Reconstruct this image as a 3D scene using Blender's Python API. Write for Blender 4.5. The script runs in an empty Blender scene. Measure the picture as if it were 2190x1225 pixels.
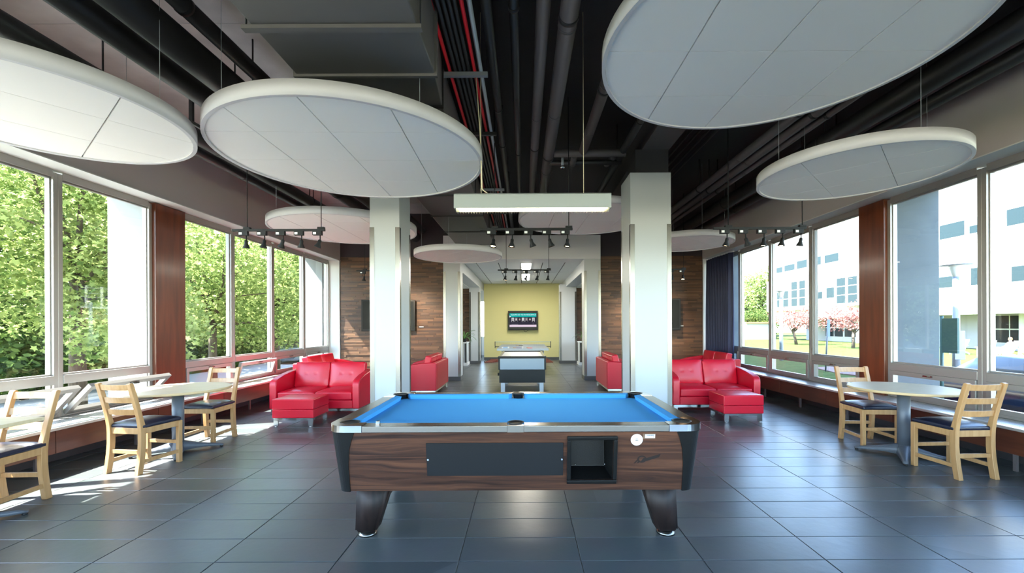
import bpy, math, random
import numpy as np
from mathutils import Vector, Matrix
random.seed(7); rng = np.random.default_rng(7)
sc = bpy.context.scene
COL = sc.collection
PI = math.pi

# ------------------------------------------------------------------ camera
F = 925.0
cam_d = bpy.data.cameras.new('camera'); cam = bpy.data.objects.new('camera', cam_d); COL.objects.link(cam)
cam_d.sensor_width = 36.0; cam_d.lens = F / 2190 * 36.0
cam_d.shift_x = -25.0 / 2190; cam_d.shift_y = 82.5 / 2190
cam_d.clip_start = 0.05; cam_d.clip_end = 400
H = 1.45
cam.rotation_mode = 'XYZ'
cam.matrix_world = Matrix.Translation((0, 0, H)) @ Matrix.Rotation(PI / 2, 4, 'X') @ Matrix.Rotation(-0.0042, 4, 'Z')
sc.camera = cam

# ------------------------------------------------------------------ sky and sun
SUN_DIR = Vector((1.0, 0.28, -1.40)).normalized()       # the way the light travels
w = bpy.data.worlds.new('sky'); sc.world = w; w.use_nodes = True
nt = w.node_tree; nt.nodes.clear()
sky = nt.nodes.new('ShaderNodeTexSky'); sky.sky_type = 'NISHITA'; sky.sun_disc = False
sky.sun_elevation = math.asin(-SUN_DIR.z); sky.sun_rotation = math.atan2(-SUN_DIR.x, -SUN_DIR.y)
sky.air_density = 1.0; sky.dust_density = 0.5; sky.ozone_density = 1.3; sky.altitude = 60
bg = nt.nodes.new('ShaderNodeBackground'); bg.inputs[1].default_value = 0.42
wo = nt.nodes.new('ShaderNodeOutputWorld')
nt.links.new(sky.outputs[0], bg.inputs[0]); nt.links.new(bg.outputs[0], wo.inputs[0])
sd = bpy.data.lights.new('sun', 'SUN'); sd.energy = 10.0; sd.angle = math.radians(0.6); sd.color = (1, 0.96, 0.88)
so = bpy.data.objects.new('sun', sd); COL.objects.link(so); so.location = (-20, -5, 30)
so.rotation_euler = SUN_DIR.to_track_quat('-Z', 'Y').to_euler()

sc.view_settings.view_transform = 'Standard'; sc.view_settings.look = 'None'
sc.view_settings.gamma = 1; sc.view_settings.use_curve_mapping = False
sc.view_settings.exposure = 2.68
cy = sc.cycles
cy.use_denoising = True
cy.max_bounces = 12; cy.diffuse_bounces = 6; cy.glossy_bounces = 4; cy.transparent_max_bounces = 24
cy.caustics_reflective = False; cy.caustics_refractive = False
cy.sample_clamp_indirect = 8

# ------------------------------------------------------------------ materials
def S(r, g, b):
    f = lambda c: (c / 255 / 12.92) if c / 255 <= 0.04045 else ((c / 255 + 0.055) / 1.055) ** 2.4
    return (f(r), f(g), f(b), 1)
MATS = {}
def mat(name, col, rough=0.5, metal=0.0, spec=0.5, emit=None, es=0.0, coat=0.0, bump=None, var=None):
    """bump=(scale, strength, (sx,sy,sz)) ; var=(colour2, scale, (sx,sy,sz))"""
    if name in MATS: return MATS[name]
    m = bpy.data.materials.new(name); m.use_nodes = True; n = m.node_tree; b = n.nodes['Principled BSDF']
    b.inputs['Base Color'].default_value = col; b.inputs['Roughness'].default_value = rough
    b.inputs['Metallic'].default_value = metal; b.inputs['Specular IOR Level'].default_value = spec
    b.inputs['Coat Weight'].default_value = coat; b.inputs['Coat Roughness'].default_value = 0.15
    if emit: b.inputs['Emission Color'].default_value = emit; b.inputs['Emission Strength'].default_value = es
    tc = None
    def noise(scale, st, detail=5):
        nonlocal tc
        if tc is None: tc = n.nodes.new('ShaderNodeTexCoord')
        mp = n.nodes.new('ShaderNodeMapping'); mp.inputs['Scale'].default_value = st
        nz = n.nodes.new('ShaderNodeTexNoise'); nz.inputs['Scale'].default_value = scale; nz.inputs['Detail'].default_value = detail
        n.links.new(tc.outputs['Object'], mp.inputs[0]); n.links.new(mp.outputs[0], nz.inputs['Vector']); return nz
    if var:
        nz = noise(var[1], var[2]); r = n.nodes.new('ShaderNodeValToRGB')
        r.color_ramp.elements[0].position = 0.35; r.color_ramp.elements[1].position = 0.65
        r.color_ramp.elements[0].color = col; r.color_ramp.elements[1].color = var[0]
        n.links.new(nz.outputs[0], r.inputs[0]); n.links.new(r.outputs[0], b.inputs['Base Color'])
    if bump:
        nz = noise(bump[0], bump[2]); bp = n.nodes.new('ShaderNodeBump'); bp.inputs['Strength'].default_value = bump[1]
        bp.inputs['Distance'].default_value = 0.01
        n.links.new(nz.outputs[0], bp.inputs['Height']); n.links.new(bp.outputs[0], b.inputs['Normal'])
    MATS[name] = m; return m
U = (1, 1, 1)
white_paint = mat('white_paint', S(214, 215, 214), 0.55, bump=(40, 0.03, U))
column_white = mat('column_white', S(180, 184, 188), 0.45)
taupe = mat('taupe_wall_paint', S(188, 180, 180), 0.7, bump=(60, 0.05, U))
black_paint = mat('black_ceiling_paint', S(44, 42, 45), 0.6, bump=(18, 0.25, U))
dark_wall = mat('dark_wall_paint', S(54, 46, 52), 0.7)
concrete_ceiling = mat('concrete_ceiling', S(196, 191, 193), 0.8, var=(S(176, 170, 173), 2.2, U), bump=(25, 0.2, U))
pipe_black = mat('pipe_black', S(40, 39, 41), 0.45, bump=(30, 0.1, U))
pipe_grey = mat('pipe_dark_grey', S(92, 85, 86), 0.5, bump=(30, 0.1, U))
duct_grey = mat('duct_grey', S(104, 101, 100), 0.5, bump=(6, 0.12, U))
red_paint = mat('red_conduit', S(215, 35, 45), 0.35)
galv = mat('galvanised_steel', S(176, 182, 188), 0.4, 0.25)
alu = mat('aluminium_frame', S(160, 156, 152), 0.38, 0.5)
sill_metal = mat('sill_metal', S(200, 198, 196), 0.32, 0.6)
chrome = mat('chrome', S(205, 205, 203), 0.14, 1.0)
brushed = mat('brushed_steel', S(138, 136, 132), 0.26, 1.0, bump=(80, 0.05, (1, 1, 0.05)))
panel_wood = mat('panel_wood', S(108, 52, 26), 0.32, var=(S(82, 37, 18), 2.0, (6, 6, 0.6)), coat=0.2)
heater_wood = mat('heater_wood', S(88, 44, 27), 0.35, var=(S(66, 31, 19), 2.0, (6, 0.7, 6)), coat=0.25)
chair_wood = mat('beech_wood', S(186, 144, 98), 0.42, var=(S(172, 129, 83), 3.0, (14, 14, 1.2)), coat=0.1)
navy_vinyl = mat('navy_vinyl', S(20, 25, 46), 0.33, coat=0.12, bump=(70, 0.1, U))
red_leather = mat('red_leather', S(206, 14, 44), 0.36, bump=(120, 0.12, U), coat=0.12)
table_top = mat('maple_laminate', S(198, 180, 148), 0.42, spec=.35, var=(S(190, 170, 138), 5, (1, 8, 1)))
table_edge = mat('table_edge', S(192, 165, 125), 0.4)
grey_metal = mat('grey_powder_coat', S(92, 97, 106), 0.42, 0.1)
felt = mat('blue_felt', S(66, 146, 204), 0.85, spec=0.15, bump=(300, 0.1, U))
black_plastic = mat('black_plastic', S(14, 15, 16), 0.42, spec=.3, bump=(150, 0.08, U))
black_rubber = mat('black_rubber', S(16, 16, 17), 0.5)
black_panel = mat('black_panel', S(22, 24, 28), 0.55, spec=.3)
disc_rim = mat('disc_rim_paint', S(206, 205, 212), 0.5)
disc_tile = mat('disc_tile', S(250, 248, 248), 0.85, spec=0.2)
yellow_wall = mat('yellow_wall', S(214, 208, 148), 0.75)
grey_base = mat('grey_baseboard', S(76, 80, 84), 0.5)
curtain_mat = mat('navy_curtain', S(50, 55, 82), 0.6, spec=0.3, bump=(200, 0.2, U))
white_plastic = mat('white_plastic', S(236, 236, 236), 0.4)
silver_panel = mat('silver_panel', S(128, 139, 150), 0.35, 0.3)
dark_trunk = mat('bark', S(92, 80, 68), 0.9, var=(S(66, 56, 48), 5, (4, 4, 0.8)), bump=(14, 0.6, (3, 3, 0.5)))
grass = mat('grass', S(74, 86, 48), 0.95, spec=0.03, var=(S(58, 71, 38), 3.0, U), bump=(60, 0.8, U))
asphalt = mat('asphalt', S(66, 68, 72), 0.95, spec=.05, bump=(80, 0.3, U))
pavement = mat('pale_concrete_path', S(150, 148, 146), 0.95, spec=.05)
stone = mat('white_stone', S(196, 195, 190), 0.9, spec=.1, bump=(10, 0.05, U))
ext_white = mat('exterior_concrete', S(146, 148, 148), 0.75)
soil = mat('mulch', S(110, 88, 84), 0.95, bump=(60, 1.0, U))

def walnut():
    m = bpy.data.materials.new('walnut_laminate'); m.use_nodes = True; n = m.node_tree; b = n.nodes['Principled BSDF']
    tc = n.nodes.new('ShaderNodeTexCoord'); mp = n.nodes.new('ShaderNodeMapping'); mp.inputs['Scale'].default_value = (0.55, 1, 3.4)
    nz = n.nodes.new('ShaderNodeTexNoise'); nz.inputs['Scale'].default_value = 2.2; nz.inputs['Detail'].default_value = 2
    ad = n.nodes.new('ShaderNodeVectorMath'); ad.operation = 'MULTIPLY_ADD'; ad.inputs[1].default_value = (0.35, 0, 0.6)
    wv = n.nodes.new('ShaderNodeTexWave'); wv.bands_direction = 'Z'; wv.inputs['Scale'].default_value = 2.6
    wv.inputs['Distortion'].default_value = 6; wv.inputs['Detail'].default_value = 3; wv.inputs['Detail Scale'].default_value = 1.6
    r = n.nodes.new('ShaderNodeValToRGB'); e = r.color_ramp.elements
    e[0].position = 0; e[0].color = S(50, 34, 28); e[1].position = 1; e[1].color = S(86, 58, 44)
    k = r.color_ramp.elements.new(0.5); k.color = S(72, 47, 37)
    L = n.links
    n.nodes.remove(wv); mp.inputs['Scale'].default_value = (0.5, 1, 4.2)
    n3 = n.nodes.new('ShaderNodeTexNoise'); n3.inputs['Scale'].default_value = 3.6; n3.inputs['Detail'].default_value = 7; n3.inputs['Roughness'].default_value = .62; n3.inputs['Distortion'].default_value = 0.5
    m2 = n.nodes.new('ShaderNodeMapping'); m2.inputs['Scale'].default_value = (.55, 1, 2.4)
    L.new(tc.outputs['Object'], mp.inputs[0]); L.new(mp.outputs[0], nz.inputs['Vector'])
    L.new(nz.outputs['Color'], ad.inputs[0]); L.new(mp.outputs[0], ad.inputs[2]); L.new(ad.outputs[0], m2.inputs[0]); L.new(m2.outputs[0], n3.inputs['Vector'])
    L.new(n3.outputs[0], r.inputs[0]); L.new(r.outputs[0], b.inputs['Base Color'])
    e[0].position = .34; e[1].position = .50; e[2].position = .66
    e[0].color = S(40, 27, 23); e[1].color = S(68, 44, 34); e[2].color = S(94, 62, 46)
    b.inputs['Roughness'].default_value = 0.32
    return m
walnut_m = walnut()
def slate():
    m = bpy.data.materials.new('slate_tile'); m.use_nodes = True; n = m.node_tree; b = n.nodes['Principled BSDF']; L = n.links
    g = n.nodes.new('ShaderNodeNewGeometry')
    sb = n.nodes.new('ShaderNodeVectorMath'); sb.operation = 'ADD'; sb.inputs[1].default_value = (0.405, -2.66, 0)
    dv = n.nodes.new('ShaderNodeVectorMath'); dv.operation = 'DIVIDE'; dv.inputs[1].default_value = (0.752, 0.292, 10)
    fl = n.nodes.new('ShaderNodeVectorMath'); fl.operation = 'FLOOR'
    wn = n.nodes.new('ShaderNodeTexWhiteNoise')
    r = n.nodes.new('ShaderNodeValToRGB'); e = r.color_ramp.elements
    e[0].color = S(72, 78, 80); e[1].color = S(92, 96, 97)
    L.new(g.outputs['Position'], sb.inputs[0]); L.new(sb.outputs[0], dv.inputs[0]); L.new(dv.outputs[0], fl.inputs[0])
    L.new(fl.outputs[0], wn.inputs['Vector']); L.new(wn.outputs['Value'], r.inputs[0])
    nz = n.nodes.new('ShaderNodeTexNoise'); nz.inputs['Scale'].default_value = 5; nz.inputs['Detail'].default_value = 8
    L.new(g.outputs['Position'], nz.inputs['Vector'])
    mx = n.nodes.new('ShaderNodeMix'); mx.data_type = 'RGBA'; mx.blend_type = 'MULTIPLY'; mx.inputs[0].default_value = 0.2
    L.new(r.outputs[0], mx.inputs[6]); L.new(nz.outputs['Color'], mx.inputs[7]); L.new(mx.outputs[2], b.inputs['Base Color'])
    n2 = n.nodes.new('ShaderNodeTexNoise'); n2.inputs['Scale'].default_value = 16; n2.inputs['Detail'].default_value = 6
    L.new(g.outputs['Position'], n2.inputs['Vector'])
    bp = n.nodes.new('ShaderNodeBump'); bp.inputs['Strength'].default_value = 0.10; bp.inputs['Distance'].default_value = 0.01
    L.new(n2.outputs[0], bp.inputs['Height']); L.new(bp.outputs[0], b.inputs['Normal'])
    rr = n.nodes.new('ShaderNodeMapRange'); rr.inputs[3].default_value = 0.27; rr.inputs[4].default_value = 0.36
    L.new(nz.outputs[0], rr.inputs[0]); L.new(rr.outputs[0], b.inputs['Roughness'])
    b.inputs['Specular IOR Level'].default_value = 0.62
    return m
slate_m = slate()
grout = mat('grout', S(112, 112, 110), 0.8)
def glass(name, tint=(0.96, 0.985, 0.975, 1), refl=1.0):
    m = bpy.data.materials.new(name); m.use_nodes = True; n = m.node_tree; n.nodes.clear(); L = n.links
    o = n.nodes.new('ShaderNodeOutputMaterial'); mix = n.nodes.new('ShaderNodeMixShader')
    t = n.nodes.new('ShaderNodeBsdfTransparent'); t.inputs[0].default_value = tint
    g = n.nodes.new('ShaderNodeBsdfGlossy'); g.inputs['Roughness'].default_value = 0.01
    ge = n.nodes.new('ShaderNodeNewGeometry'); dt = n.nodes.new('ShaderNodeVectorMath'); dt.operation = 'DOT_PRODUCT'
    def mth(op, v=None, **k):
        q = n.nodes.new('ShaderNodeMath'); q.operation = op
        if v is not None: q.inputs[1].default_value = v
        return q
    ab = mth('ABSOLUTE'); om = n.nodes.new('ShaderNodeMath'); om.operation = 'SUBTRACT'; om.inputs[0].default_value = 1.0
    pw = mth('POWER', 5.0); mu = mth('MULTIPLY', .9 * refl); ad = mth('ADD', .035 * refl)
    L.new(ge.outputs['Incoming'], dt.inputs[0]); L.new(ge.outputs['Normal'], dt.inputs[1]); L.new(dt.outputs['Value'], ab.inputs[0])
    L.new(ab.outputs[0], om.inputs[1]); L.new(om.outputs[0], pw.inputs[0]); L.new(pw.outputs[0], mu.inputs[0]); L.new(mu.outputs[0], ad.inputs[0])
    L.new(ad.outputs[0], mix.inputs[0]); L.new(t.outputs[0], mix.inputs[1]); L.new(g.outputs[0], mix.inputs[2])
    L.new(mix.outputs[0], o.inputs[0]); return m
pane_m = glass('window_glass')
def vcol(name, rough=0.5, spec=0.4):
    m = bpy.data.materials.new(name); m.use_nodes = True; n = m.node_tree; b = n.nodes['Principled BSDF']
    a = n.nodes.new('ShaderNodeAttribute'); a.attribute_name = 'Col'
    tc = n.nodes.new('ShaderNodeTexCoord'); mp = n.nodes.new('ShaderNodeMapping'); mp.inputs['Scale'].default_value = (4, 1, 60)
    nz = n.nodes.new('ShaderNodeTexNoise'); nz.inputs['Scale'].default_value = 3
    mx = n.nodes.new('ShaderNodeMix'); mx.data_type = 'RGBA'; mx.blend_type = 'MULTIPLY'; mx.inputs[0].default_value = 0.5
    L = n.links; L.new(tc.outputs['Object'], mp.inputs[0]); L.new(mp.outputs[0], nz.inputs['Vector'])
    L.new(a.outputs[0], mx.inputs[6]); L.new(nz.outputs['Color'], mx.inputs[7]); L.new(mx.outputs[2], b.inputs['Base Color'])
    b.inputs['Roughness'].default_value = rough; b.inputs['Specular IOR Level'].default_value = spec; return m
strip_m = vcol('reclaimed_wood_strip')
def leaf_mat(name, c1, c2, trans=0.55):
    m = bpy.data.materials.new(name); m.use_nodes = True; n = m.node_tree; n.nodes.clear(); L = n.links
    o = n.nodes.new('ShaderNodeOutputMaterial'); mix = n.nodes.new('ShaderNodeMixShader'); mix.inputs[0].default_value = trans
    d = n.nodes.new('ShaderNodeBsdfDiffuse'); t = n.nodes.new('ShaderNodeBsdfTranslucent')
    a = n.nodes.new('ShaderNodeAttribute'); a.attribute_name = 'rnd'
    r = n.nodes.new('ShaderNodeValToRGB'); r.color_ramp.elements[0].color = c1; r.color_ramp.elements[1].color = c2
    L.new(a.outputs['Fac'], r.inputs[0]); L.new(r.outputs[0], d.inputs[0]); L.new(r.outputs[0], t.inputs[0])
    L.new(d.outputs[0], mix.inputs[1]); L.new(t.outputs[0], mix.inputs[2]); L.new(mix.outputs[0], o.inputs[0]); return m
leaf_green = leaf_mat('leaf_spring_green', S(96, 118, 62), S(176, 186, 118))
leaf_dark = leaf_mat('leaf_deep_green', S(48, 68, 36), S(112, 130, 70))
leaf_red = leaf_mat('leaf_maple_red', S(128, 78, 76), S(168, 124, 116), 0.3)

# ------------------------------------------------------------------ mesh builder
class MB:
    def __init__(s): s.v = []; s.f = []; s.mi = []; s.sm = []; s.cur = 0; s.smooth = False; s.col = []
    def add(s, vs, fs):
        o = len(s.v); s.v += [tuple(v) for v in vs]; s.f += [tuple(i + o for i in f) for f in fs]
        s.mi += [s.cur] * len(fs); s.sm += [s.smooth] * len(fs); return s
    def m(s, i): s.cur = i; return s
    def box(s, x0, x1, y0, y1, z0, z1):
        return s.add([(x0, y0, z0), (x1, y0, z0), (x1, y1, z0), (x0, y1, z0), (x0, y0, z1), (x1, y0, z1), (x1, y1, z1), (x0, y1, z1)],
                     [(0, 3, 2, 1), (4, 5, 6, 7), (0, 1, 5, 4), (1, 2, 6, 5), (2, 3, 7, 6), (3, 0, 4, 7)])
    def obox(s, c, size, R=None, taper=1.0):
        hx, hy, hz = size[0] / 2, size[1] / 2, size[2] / 2; R = R or Matrix.Identity(3); c = Vector(c); vs = []
        for z in (-1, 1):
            k = taper if z > 0 else 1
            for x, y in ((-1, -1), (1, -1), (1, 1), (-1, 1)): vs.append(c + R @ Vector((x * hx * k, y * hy * k, z * hz)))
        return s.add(vs, [(0, 3, 2, 1), (4, 5, 6, 7), (0, 1, 5, 4), (1, 2, 6, 5), (2, 3, 7, 6), (3, 0, 4, 7)])
    def bar(s, p0, p1, wd, th, up=(0, 0, 1)):
        p0 = Vector(p0); p1 = Vector(p1); d = (p1 - p0); L = d.length; d.normalize(); u = Vector(up)
        if abs(d.dot(u)) > 0.99: u = Vector((1, 0, 0))
        sx = d.cross(u).normalized(); u = sx.cross(d)
        R = Matrix((sx, d, u)).transposed()
        return s.obox((p0 + p1) / 2, (wd, L, th), R)
    def tube(s, pts, r, n=12, cap=True, smooth=True):
        pts = [Vector(p) for p in pts]; rs = r if isinstance(r, (list, tuple)) else [r] * len(pts)
        vs = []; prev = None
        for i, p in enumerate(pts):
            d = (pts[min(i + 1, len(pts) - 1)] - pts[max(i - 1, 0)]).normalized()
            if prev is None:
                a = Vector((0, 0, 1)) if abs(d.z) < 0.9 else Vector((1, 0, 0)); u = d.cross(a).normalized()
            else: u = (prev - d * prev.dot(d)).normalized()
            prev = u; v2 = d.cross(u)
            for k in range(n):
                t = 2 * PI * k / n; vs.append(p + (u * math.cos(t) + v2 * math.sin(t)) * rs[i])
        fs = []
        for i in range(len(pts) - 1):
            for k in range(n):
                a, b = i * n + k, i * n + (k + 1) % n; fs.append((a, b, b + n, a + n))
        os_ = s.smooth; s.smooth = smooth; s.add(vs, fs); s.smooth = os_
        if cap:
            o = len(s.v) - len(vs)
            s.f += [tuple(o + k for k in range(n))[::-1], tuple(o + (len(pts) - 1) * n + k for k in range(n))]
            s.mi += [s.cur] * 2; s.sm += [False] * 2
        return s
    def lathe(s, prof, n=24, c=(0, 0, 0), smooth=True):
        vs = []; fs = []
        for (r, z) in prof:
            for k in range(n): t = 2 * PI * k / n; vs.append((c[0] + r * math.cos(t), c[1] + r * math.sin(t), c[2] + z))
        for i in range(len(prof) - 1):
            for k in range(n): a, b = i * n + k, i * n + (k + 1) % n; fs.append((a, b, b + n, a + n))
        os_ = s.smooth; s.smooth = smooth; s.add(vs, fs); s.smooth = os_
        o = len(s.v) - len(vs)
        s.f += [tuple(o + k for k in range(n))[::-1], tuple(o + (len(prof) - 1) * n + k for k in range(n))]; s.mi += [s.cur] * 2; s.sm += [False] * 2
        return s
    def prism(s, poly, a0, a1, axis='z'):
        n = len(poly); T = {'z': lambda p, a: (p[0], p[1], a), 'x': lambda p, a: (a, p[0], p[1]), 'y': lambda p, a: (p[0], a, p[1])}[axis]
        vs = [T(p, a0) for p in poly] + [T(p, a1) for p in poly]
        fs = [tuple(range(n))[::-1], tuple(range(n, 2 * n))] + [(i, (i + 1) % n, n + (i + 1) % n, n + i) for i in range(n)]
        return s.add(vs, fs)
    def pad(s, c, size, axis=2, puff=0.02, n=10, dimples=(), R=None, back=0.0):
        """box with a swollen face along +axis"""
        R = R or Matrix.Identity(3); c = Vector(c); h = [q / 2 for q in size]
        idx = {}; vs = []; ax = axis; o1, o2 = [a for a in range(3) if a != ax]
        def vert(i, j, k):
            key = (i, j, k)
            if key in idx: return idx[key]
            u, v = -1 + 2 * i / n, -1 + 2 * j / n; p = [0, 0, 0]; p[o1] = u * h[o1]; p[o2] = v * h[o2]
            b = (1 - u ** 4) * (1 - v ** 4)
            if k: 
                p[ax] = h[ax] + puff * b
                for (du, dv, su, sv, dep) in dimples: p[ax] -= dep * math.exp(-((u - du) / su) ** 2 - ((v - dv) / sv) ** 2)
            else: p[ax] = -h[ax] - back * b
            idx[key] = len(vs); vs.append(c + R @ Vector(p)); return idx[key]
        fs = []; sm = []
        for i in range(n):
            for j in range(n):
                fs.append((vert(i, j, 1), vert(i + 1, j, 1), vert(i + 1, j + 1, 1), vert(i, j + 1, 1)))
                fs.append((vert(i, j, 0), vert(i, j + 1, 0), vert(i + 1, j + 1, 0), vert(i + 1, j, 0)))
        for i in range(n):
            for (a, b) in (((i, 0), (i + 1, 0)), ((i + 1, n), (i, n)), ((n, i), (n, i + 1)), ((0, i + 1), (0, i))):
                fs.append((vert(a[0], a[1], 0), vert(b[0], b[1], 0), vert(b[0], b[1], 1), vert(a[0], a[1], 1)))
        os_ = s.smooth; s.smooth = True; s.add(vs, fs); s.smooth = os_; return s
    def build(s, name, mats, parent=None, bevel=0, segs=2, keep=False):
        me = bpy.data.meshes.new(name); v = np.array(s.v, dtype=float).reshape(-1, 3); loc = None
        if parent is None and not keep:
            lo, hi = v.min(0), v.max(0); loc = np.array([(lo[0] + hi[0]) / 2, (lo[1] + hi[1]) / 2, lo[2]]); v = v - loc
        me.from_pydata(v.tolist(), [], s.f)
        for m_ in (mats if isinstance(mats, (list, tuple)) else [mats]): me.materials.append(m_)
        me.polygons.foreach_set('material_index', s.mi); me.polygons.foreach_set('use_smooth', s.sm if not bevel else [True] * len(s.f))
        me.update()
        o = bpy.data.objects.new(name, me); COL.objects.link(o)
        if loc is not None: o.location = loc
        if parent is not None: o.parent = parent
        if bevel:
            b = o.modifiers.new('bevel', 'BEVEL'); b.width = bevel; b.segments = segs; b.limit_method = 'ANGLE'; b.angle_limit = math.radians(35); b.harden_normals = True
        return o
def tag(o, label=None, cat=None, group=None, kind=None):
    if label: o['label'] = label
    if cat: o['category'] = cat
    if group: o['group'] = group
    if kind: o['kind'] = kind
    return o
def thing(name, label, cat, loc=(0, 0, 0), rz=0.0, group=None):
    o = bpy.data.objects.new(name, None); COL.objects.link(o); o.location = loc; o.rotation_euler = (0, 0, rz)
    o.empty_display_size = 0.1
    return tag(o, label, cat, group)
def structure(name, mb, mats, parent=None, bevel=0, label=None):
    o = mb.build(name, mats, parent, bevel)
    if parent is None: o['kind'] = 'structure'
    if label: o['label'] = label
    return o
def holder(name, loc=(0, 0, 0)):
    o = bpy.data.objects.new(name, None); COL.objects.link(o); o.location = loc; o['kind'] = 'structure'; return o
def dup(root, loc, rz, label=None):
    def cp(o, p):
        c = o.copy(); COL.objects.link(c)
        if p is not None: c.parent = p; c.matrix_parent_inverse = o.matrix_parent_inverse.copy()
        for ch in kids.get(o, ()): cp(ch, c)
        return c
    kids = {}
    for o in COL.objects:
        if o.parent: kids.setdefault(o.parent, []).append(o)
    r = cp(root, None); r.location = loc; r.rotation_euler = (0, 0, rz)
    if label: r['label'] = label
    return r
def B(*a): return MB().box(*a)

# ------------------------------------------------------------------ dimensions
XL, XR = -5.0, 4.88        # inner faces of the upper side walls
GL, GR = -5.32, 5.20       # glass planes
YB = 11.8                  # back wall
YN = -3.0                  # rear end of the room behind the camera
ZS = 3.23                  # soffit
ZC = 4.5                   # slab
MY_L = [3.65, 4.90, 6.14]; MY_L2 = [6.68, 7.85, 9.1, 10.4, 11.72]
MY_R = [3.65, 4.86, 6.12]; MY_R2 = [6.58, 7.76, 9.05, 10.33, 11.70]

# ------------------------------------------------------------------ floor
fl = B(-5.35, 5.25, YN, 21, -0.3, -0.006).build('floor', grout, None, keep=True); fl['kind'] = 'structure'
TW, TD, TX, TY = 0.752, 0.292, -0.405, 2.66
tile_me = {}
rest = MB(); ntile = 0
jmin, jmax = -7, 8
for k in range(-20, 63):
    y0 = TY + TD * k; y1 = y0 + TD
    for j in range(jmin, jmax):
        x0 = TX + TW * j; x1 = x0 + TW
        cx0, cx1 = max(x0, -5.3), min(x1, 5.2)
        if cx1 - cx0 < 0.05: continue
        if y0 > 11.8 and (x1 < -4.3 or x0 > 4.3): continue
        g = 0.0025
        see = y1 > 2.5 and y0 < 6.3 and abs((cx0 + cx1) / 2) < 1.25 * y1 + 0.3
        if see:
            key = round(cx1 - cx0, 3)
            if key not in tile_me:
                hx = (cx1 - cx0) / 2 - g; hy = TD / 2 - g; b = 0.002
                m_ = MB().add([(-hx, -hy, -0.006), (hx, -hy, -0.006), (hx, hy, -0.006), (-hx, hy, -0.006),
                               (-hx, -hy, -b), (hx, -hy, -b), (hx, hy, -b), (-hx, hy, -b),
                               (-hx + b, -hy + b, 0), (hx - b, -hy + b, 0), (hx - b, hy - b, 0), (-hx + b, hy - b, 0)],
                              [(8, 9, 10, 11), (4, 5, 9, 8), (5, 6, 10, 9), (6, 7, 11, 10), (7, 4, 8, 11), (0, 1, 5, 4), (1, 2, 6, 5), (2, 3, 7, 6), (3, 0, 4, 7)])
                t0 = m_.build('tile', slate_m, fl); tile_me[key] = t0.data; t = t0
            else:
                t = bpy.data.objects.new('tile', tile_me[key]); COL.objects.link(t); t.parent = fl
            t.location = ((cx0 + cx1) / 2, (y0 + y1) / 2, random.uniform(-0.0008, 0.0006))
            t.rotation_euler = (random.uniform(-.0012, .0012), random.uniform(-.0008, .0008), 0); ntile += 1
        else:
            rest.box(cx0 + g, cx1 - g, y0 + g, y1 - g, -0.006, random.uniform(-0.0008, 0.0006))
r_ = rest.build('tile_field', slate_m, fl); r_['kind'] = 'stuff'

# ------------------------------------------------------------------ ceiling, beams, upper walls
ce = holder('ceiling')
B(-6.15, -2.0, YN, YB, ZC, ZC + 0.3).build('concrete_slab', concrete_ceiling, ce)
B(-2.0, 6.10, YN, YB, ZC, ZC + 0.3).build('black_slab', black_paint, ce)
for i, y in enumerate((2.2, 4.35, 6.5, 8.65, 10.8)):      # formwork ridges on the concrete
    B(-5.0, -2.1, y, y + 0.015, ZC - 0.006, ZC).build('formwork_ridge', concrete_ceiling, ce)
for sx, nm in ((-1, 'left'), (1, 'right')):
    x = sx * 1.92
    structure('beam_' + nm, B(x - .2, x + .2, YN, YB - .05, 3.98, ZC), concrete_ceiling if sx < 0 else mat('beam_paint', S(70, 66, 66), 0.7, bump=(20, .3, U)), bevel=0.01)
def side_wall(sx, xi, g, nm):
    h = holder('wall_' + nm)
    o = sx
    def bx(a, b, y0, y1, z0, z1): return B(min(a, b), max(a, b), y0, y1, z0, z1)
    bx(xi, g + o * .03, YN, YB, ZS, ZC).build('upper_wall', taupe, h)
    bx(g - o * .35 + o * .02, g + o * .03, YN, YB, ZS - .012, ZS).build('soffit', white_paint, h)
    bx(g + o * .02, sx * 6.1, YN, YB + 1.6, 3.42, 4.9).build('overhang', ext_white, h)
    bx(g - o * .02, g + o * .12, YN, YB + .5, -0.9, .42).build('spandrel', ext_white, h)
    return h
wl = side_wall(-1, XL, GL, 'left'); wr = side_wall(1, XR, GR, 'right')
# returns at the ends of the glazing
B(GL - .1, -4.999, YB - .06, YB + .05, 0.42, ZS).build('end_return', white_paint, wl)
B(4.88, GR + .1, YB - .06, YB + .05, 0.42, ZS).build('end_return', white_paint, wr)
B(GL - .1, -4.75, YB - .02, YB + .05, 0, .42).build('end_base', dark_wall, wl)
B(4.78, GR + .1, YB - .02, YB + .05, 0, .42).build('end_base', dark_wall, wr)
wrr = holder('wall_rear_fill')  # unseen; glazing added here to give frontal fill light
B(-5.4, 5.3, YN - .15, YN, -.2, .45).build('low_wall', white_paint, wrr); B(-5.4, 5.3, YN - .15, YN, 3.2, ZC).build('high_wall', white_paint, wrr)
for i in range(9): B(-5.35 + i * 1.31, -5.28 + i * 1.31, YN - .12, YN - .02, .45, 3.2).build('mullion', alu, wrr)  # bars of the added fill glazing
B(-5.3, 5.25, YN - .08, YN - .07, .45, 3.2).build('pane', pane_m, wrr)  # added fill glazing, unseen
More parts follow.
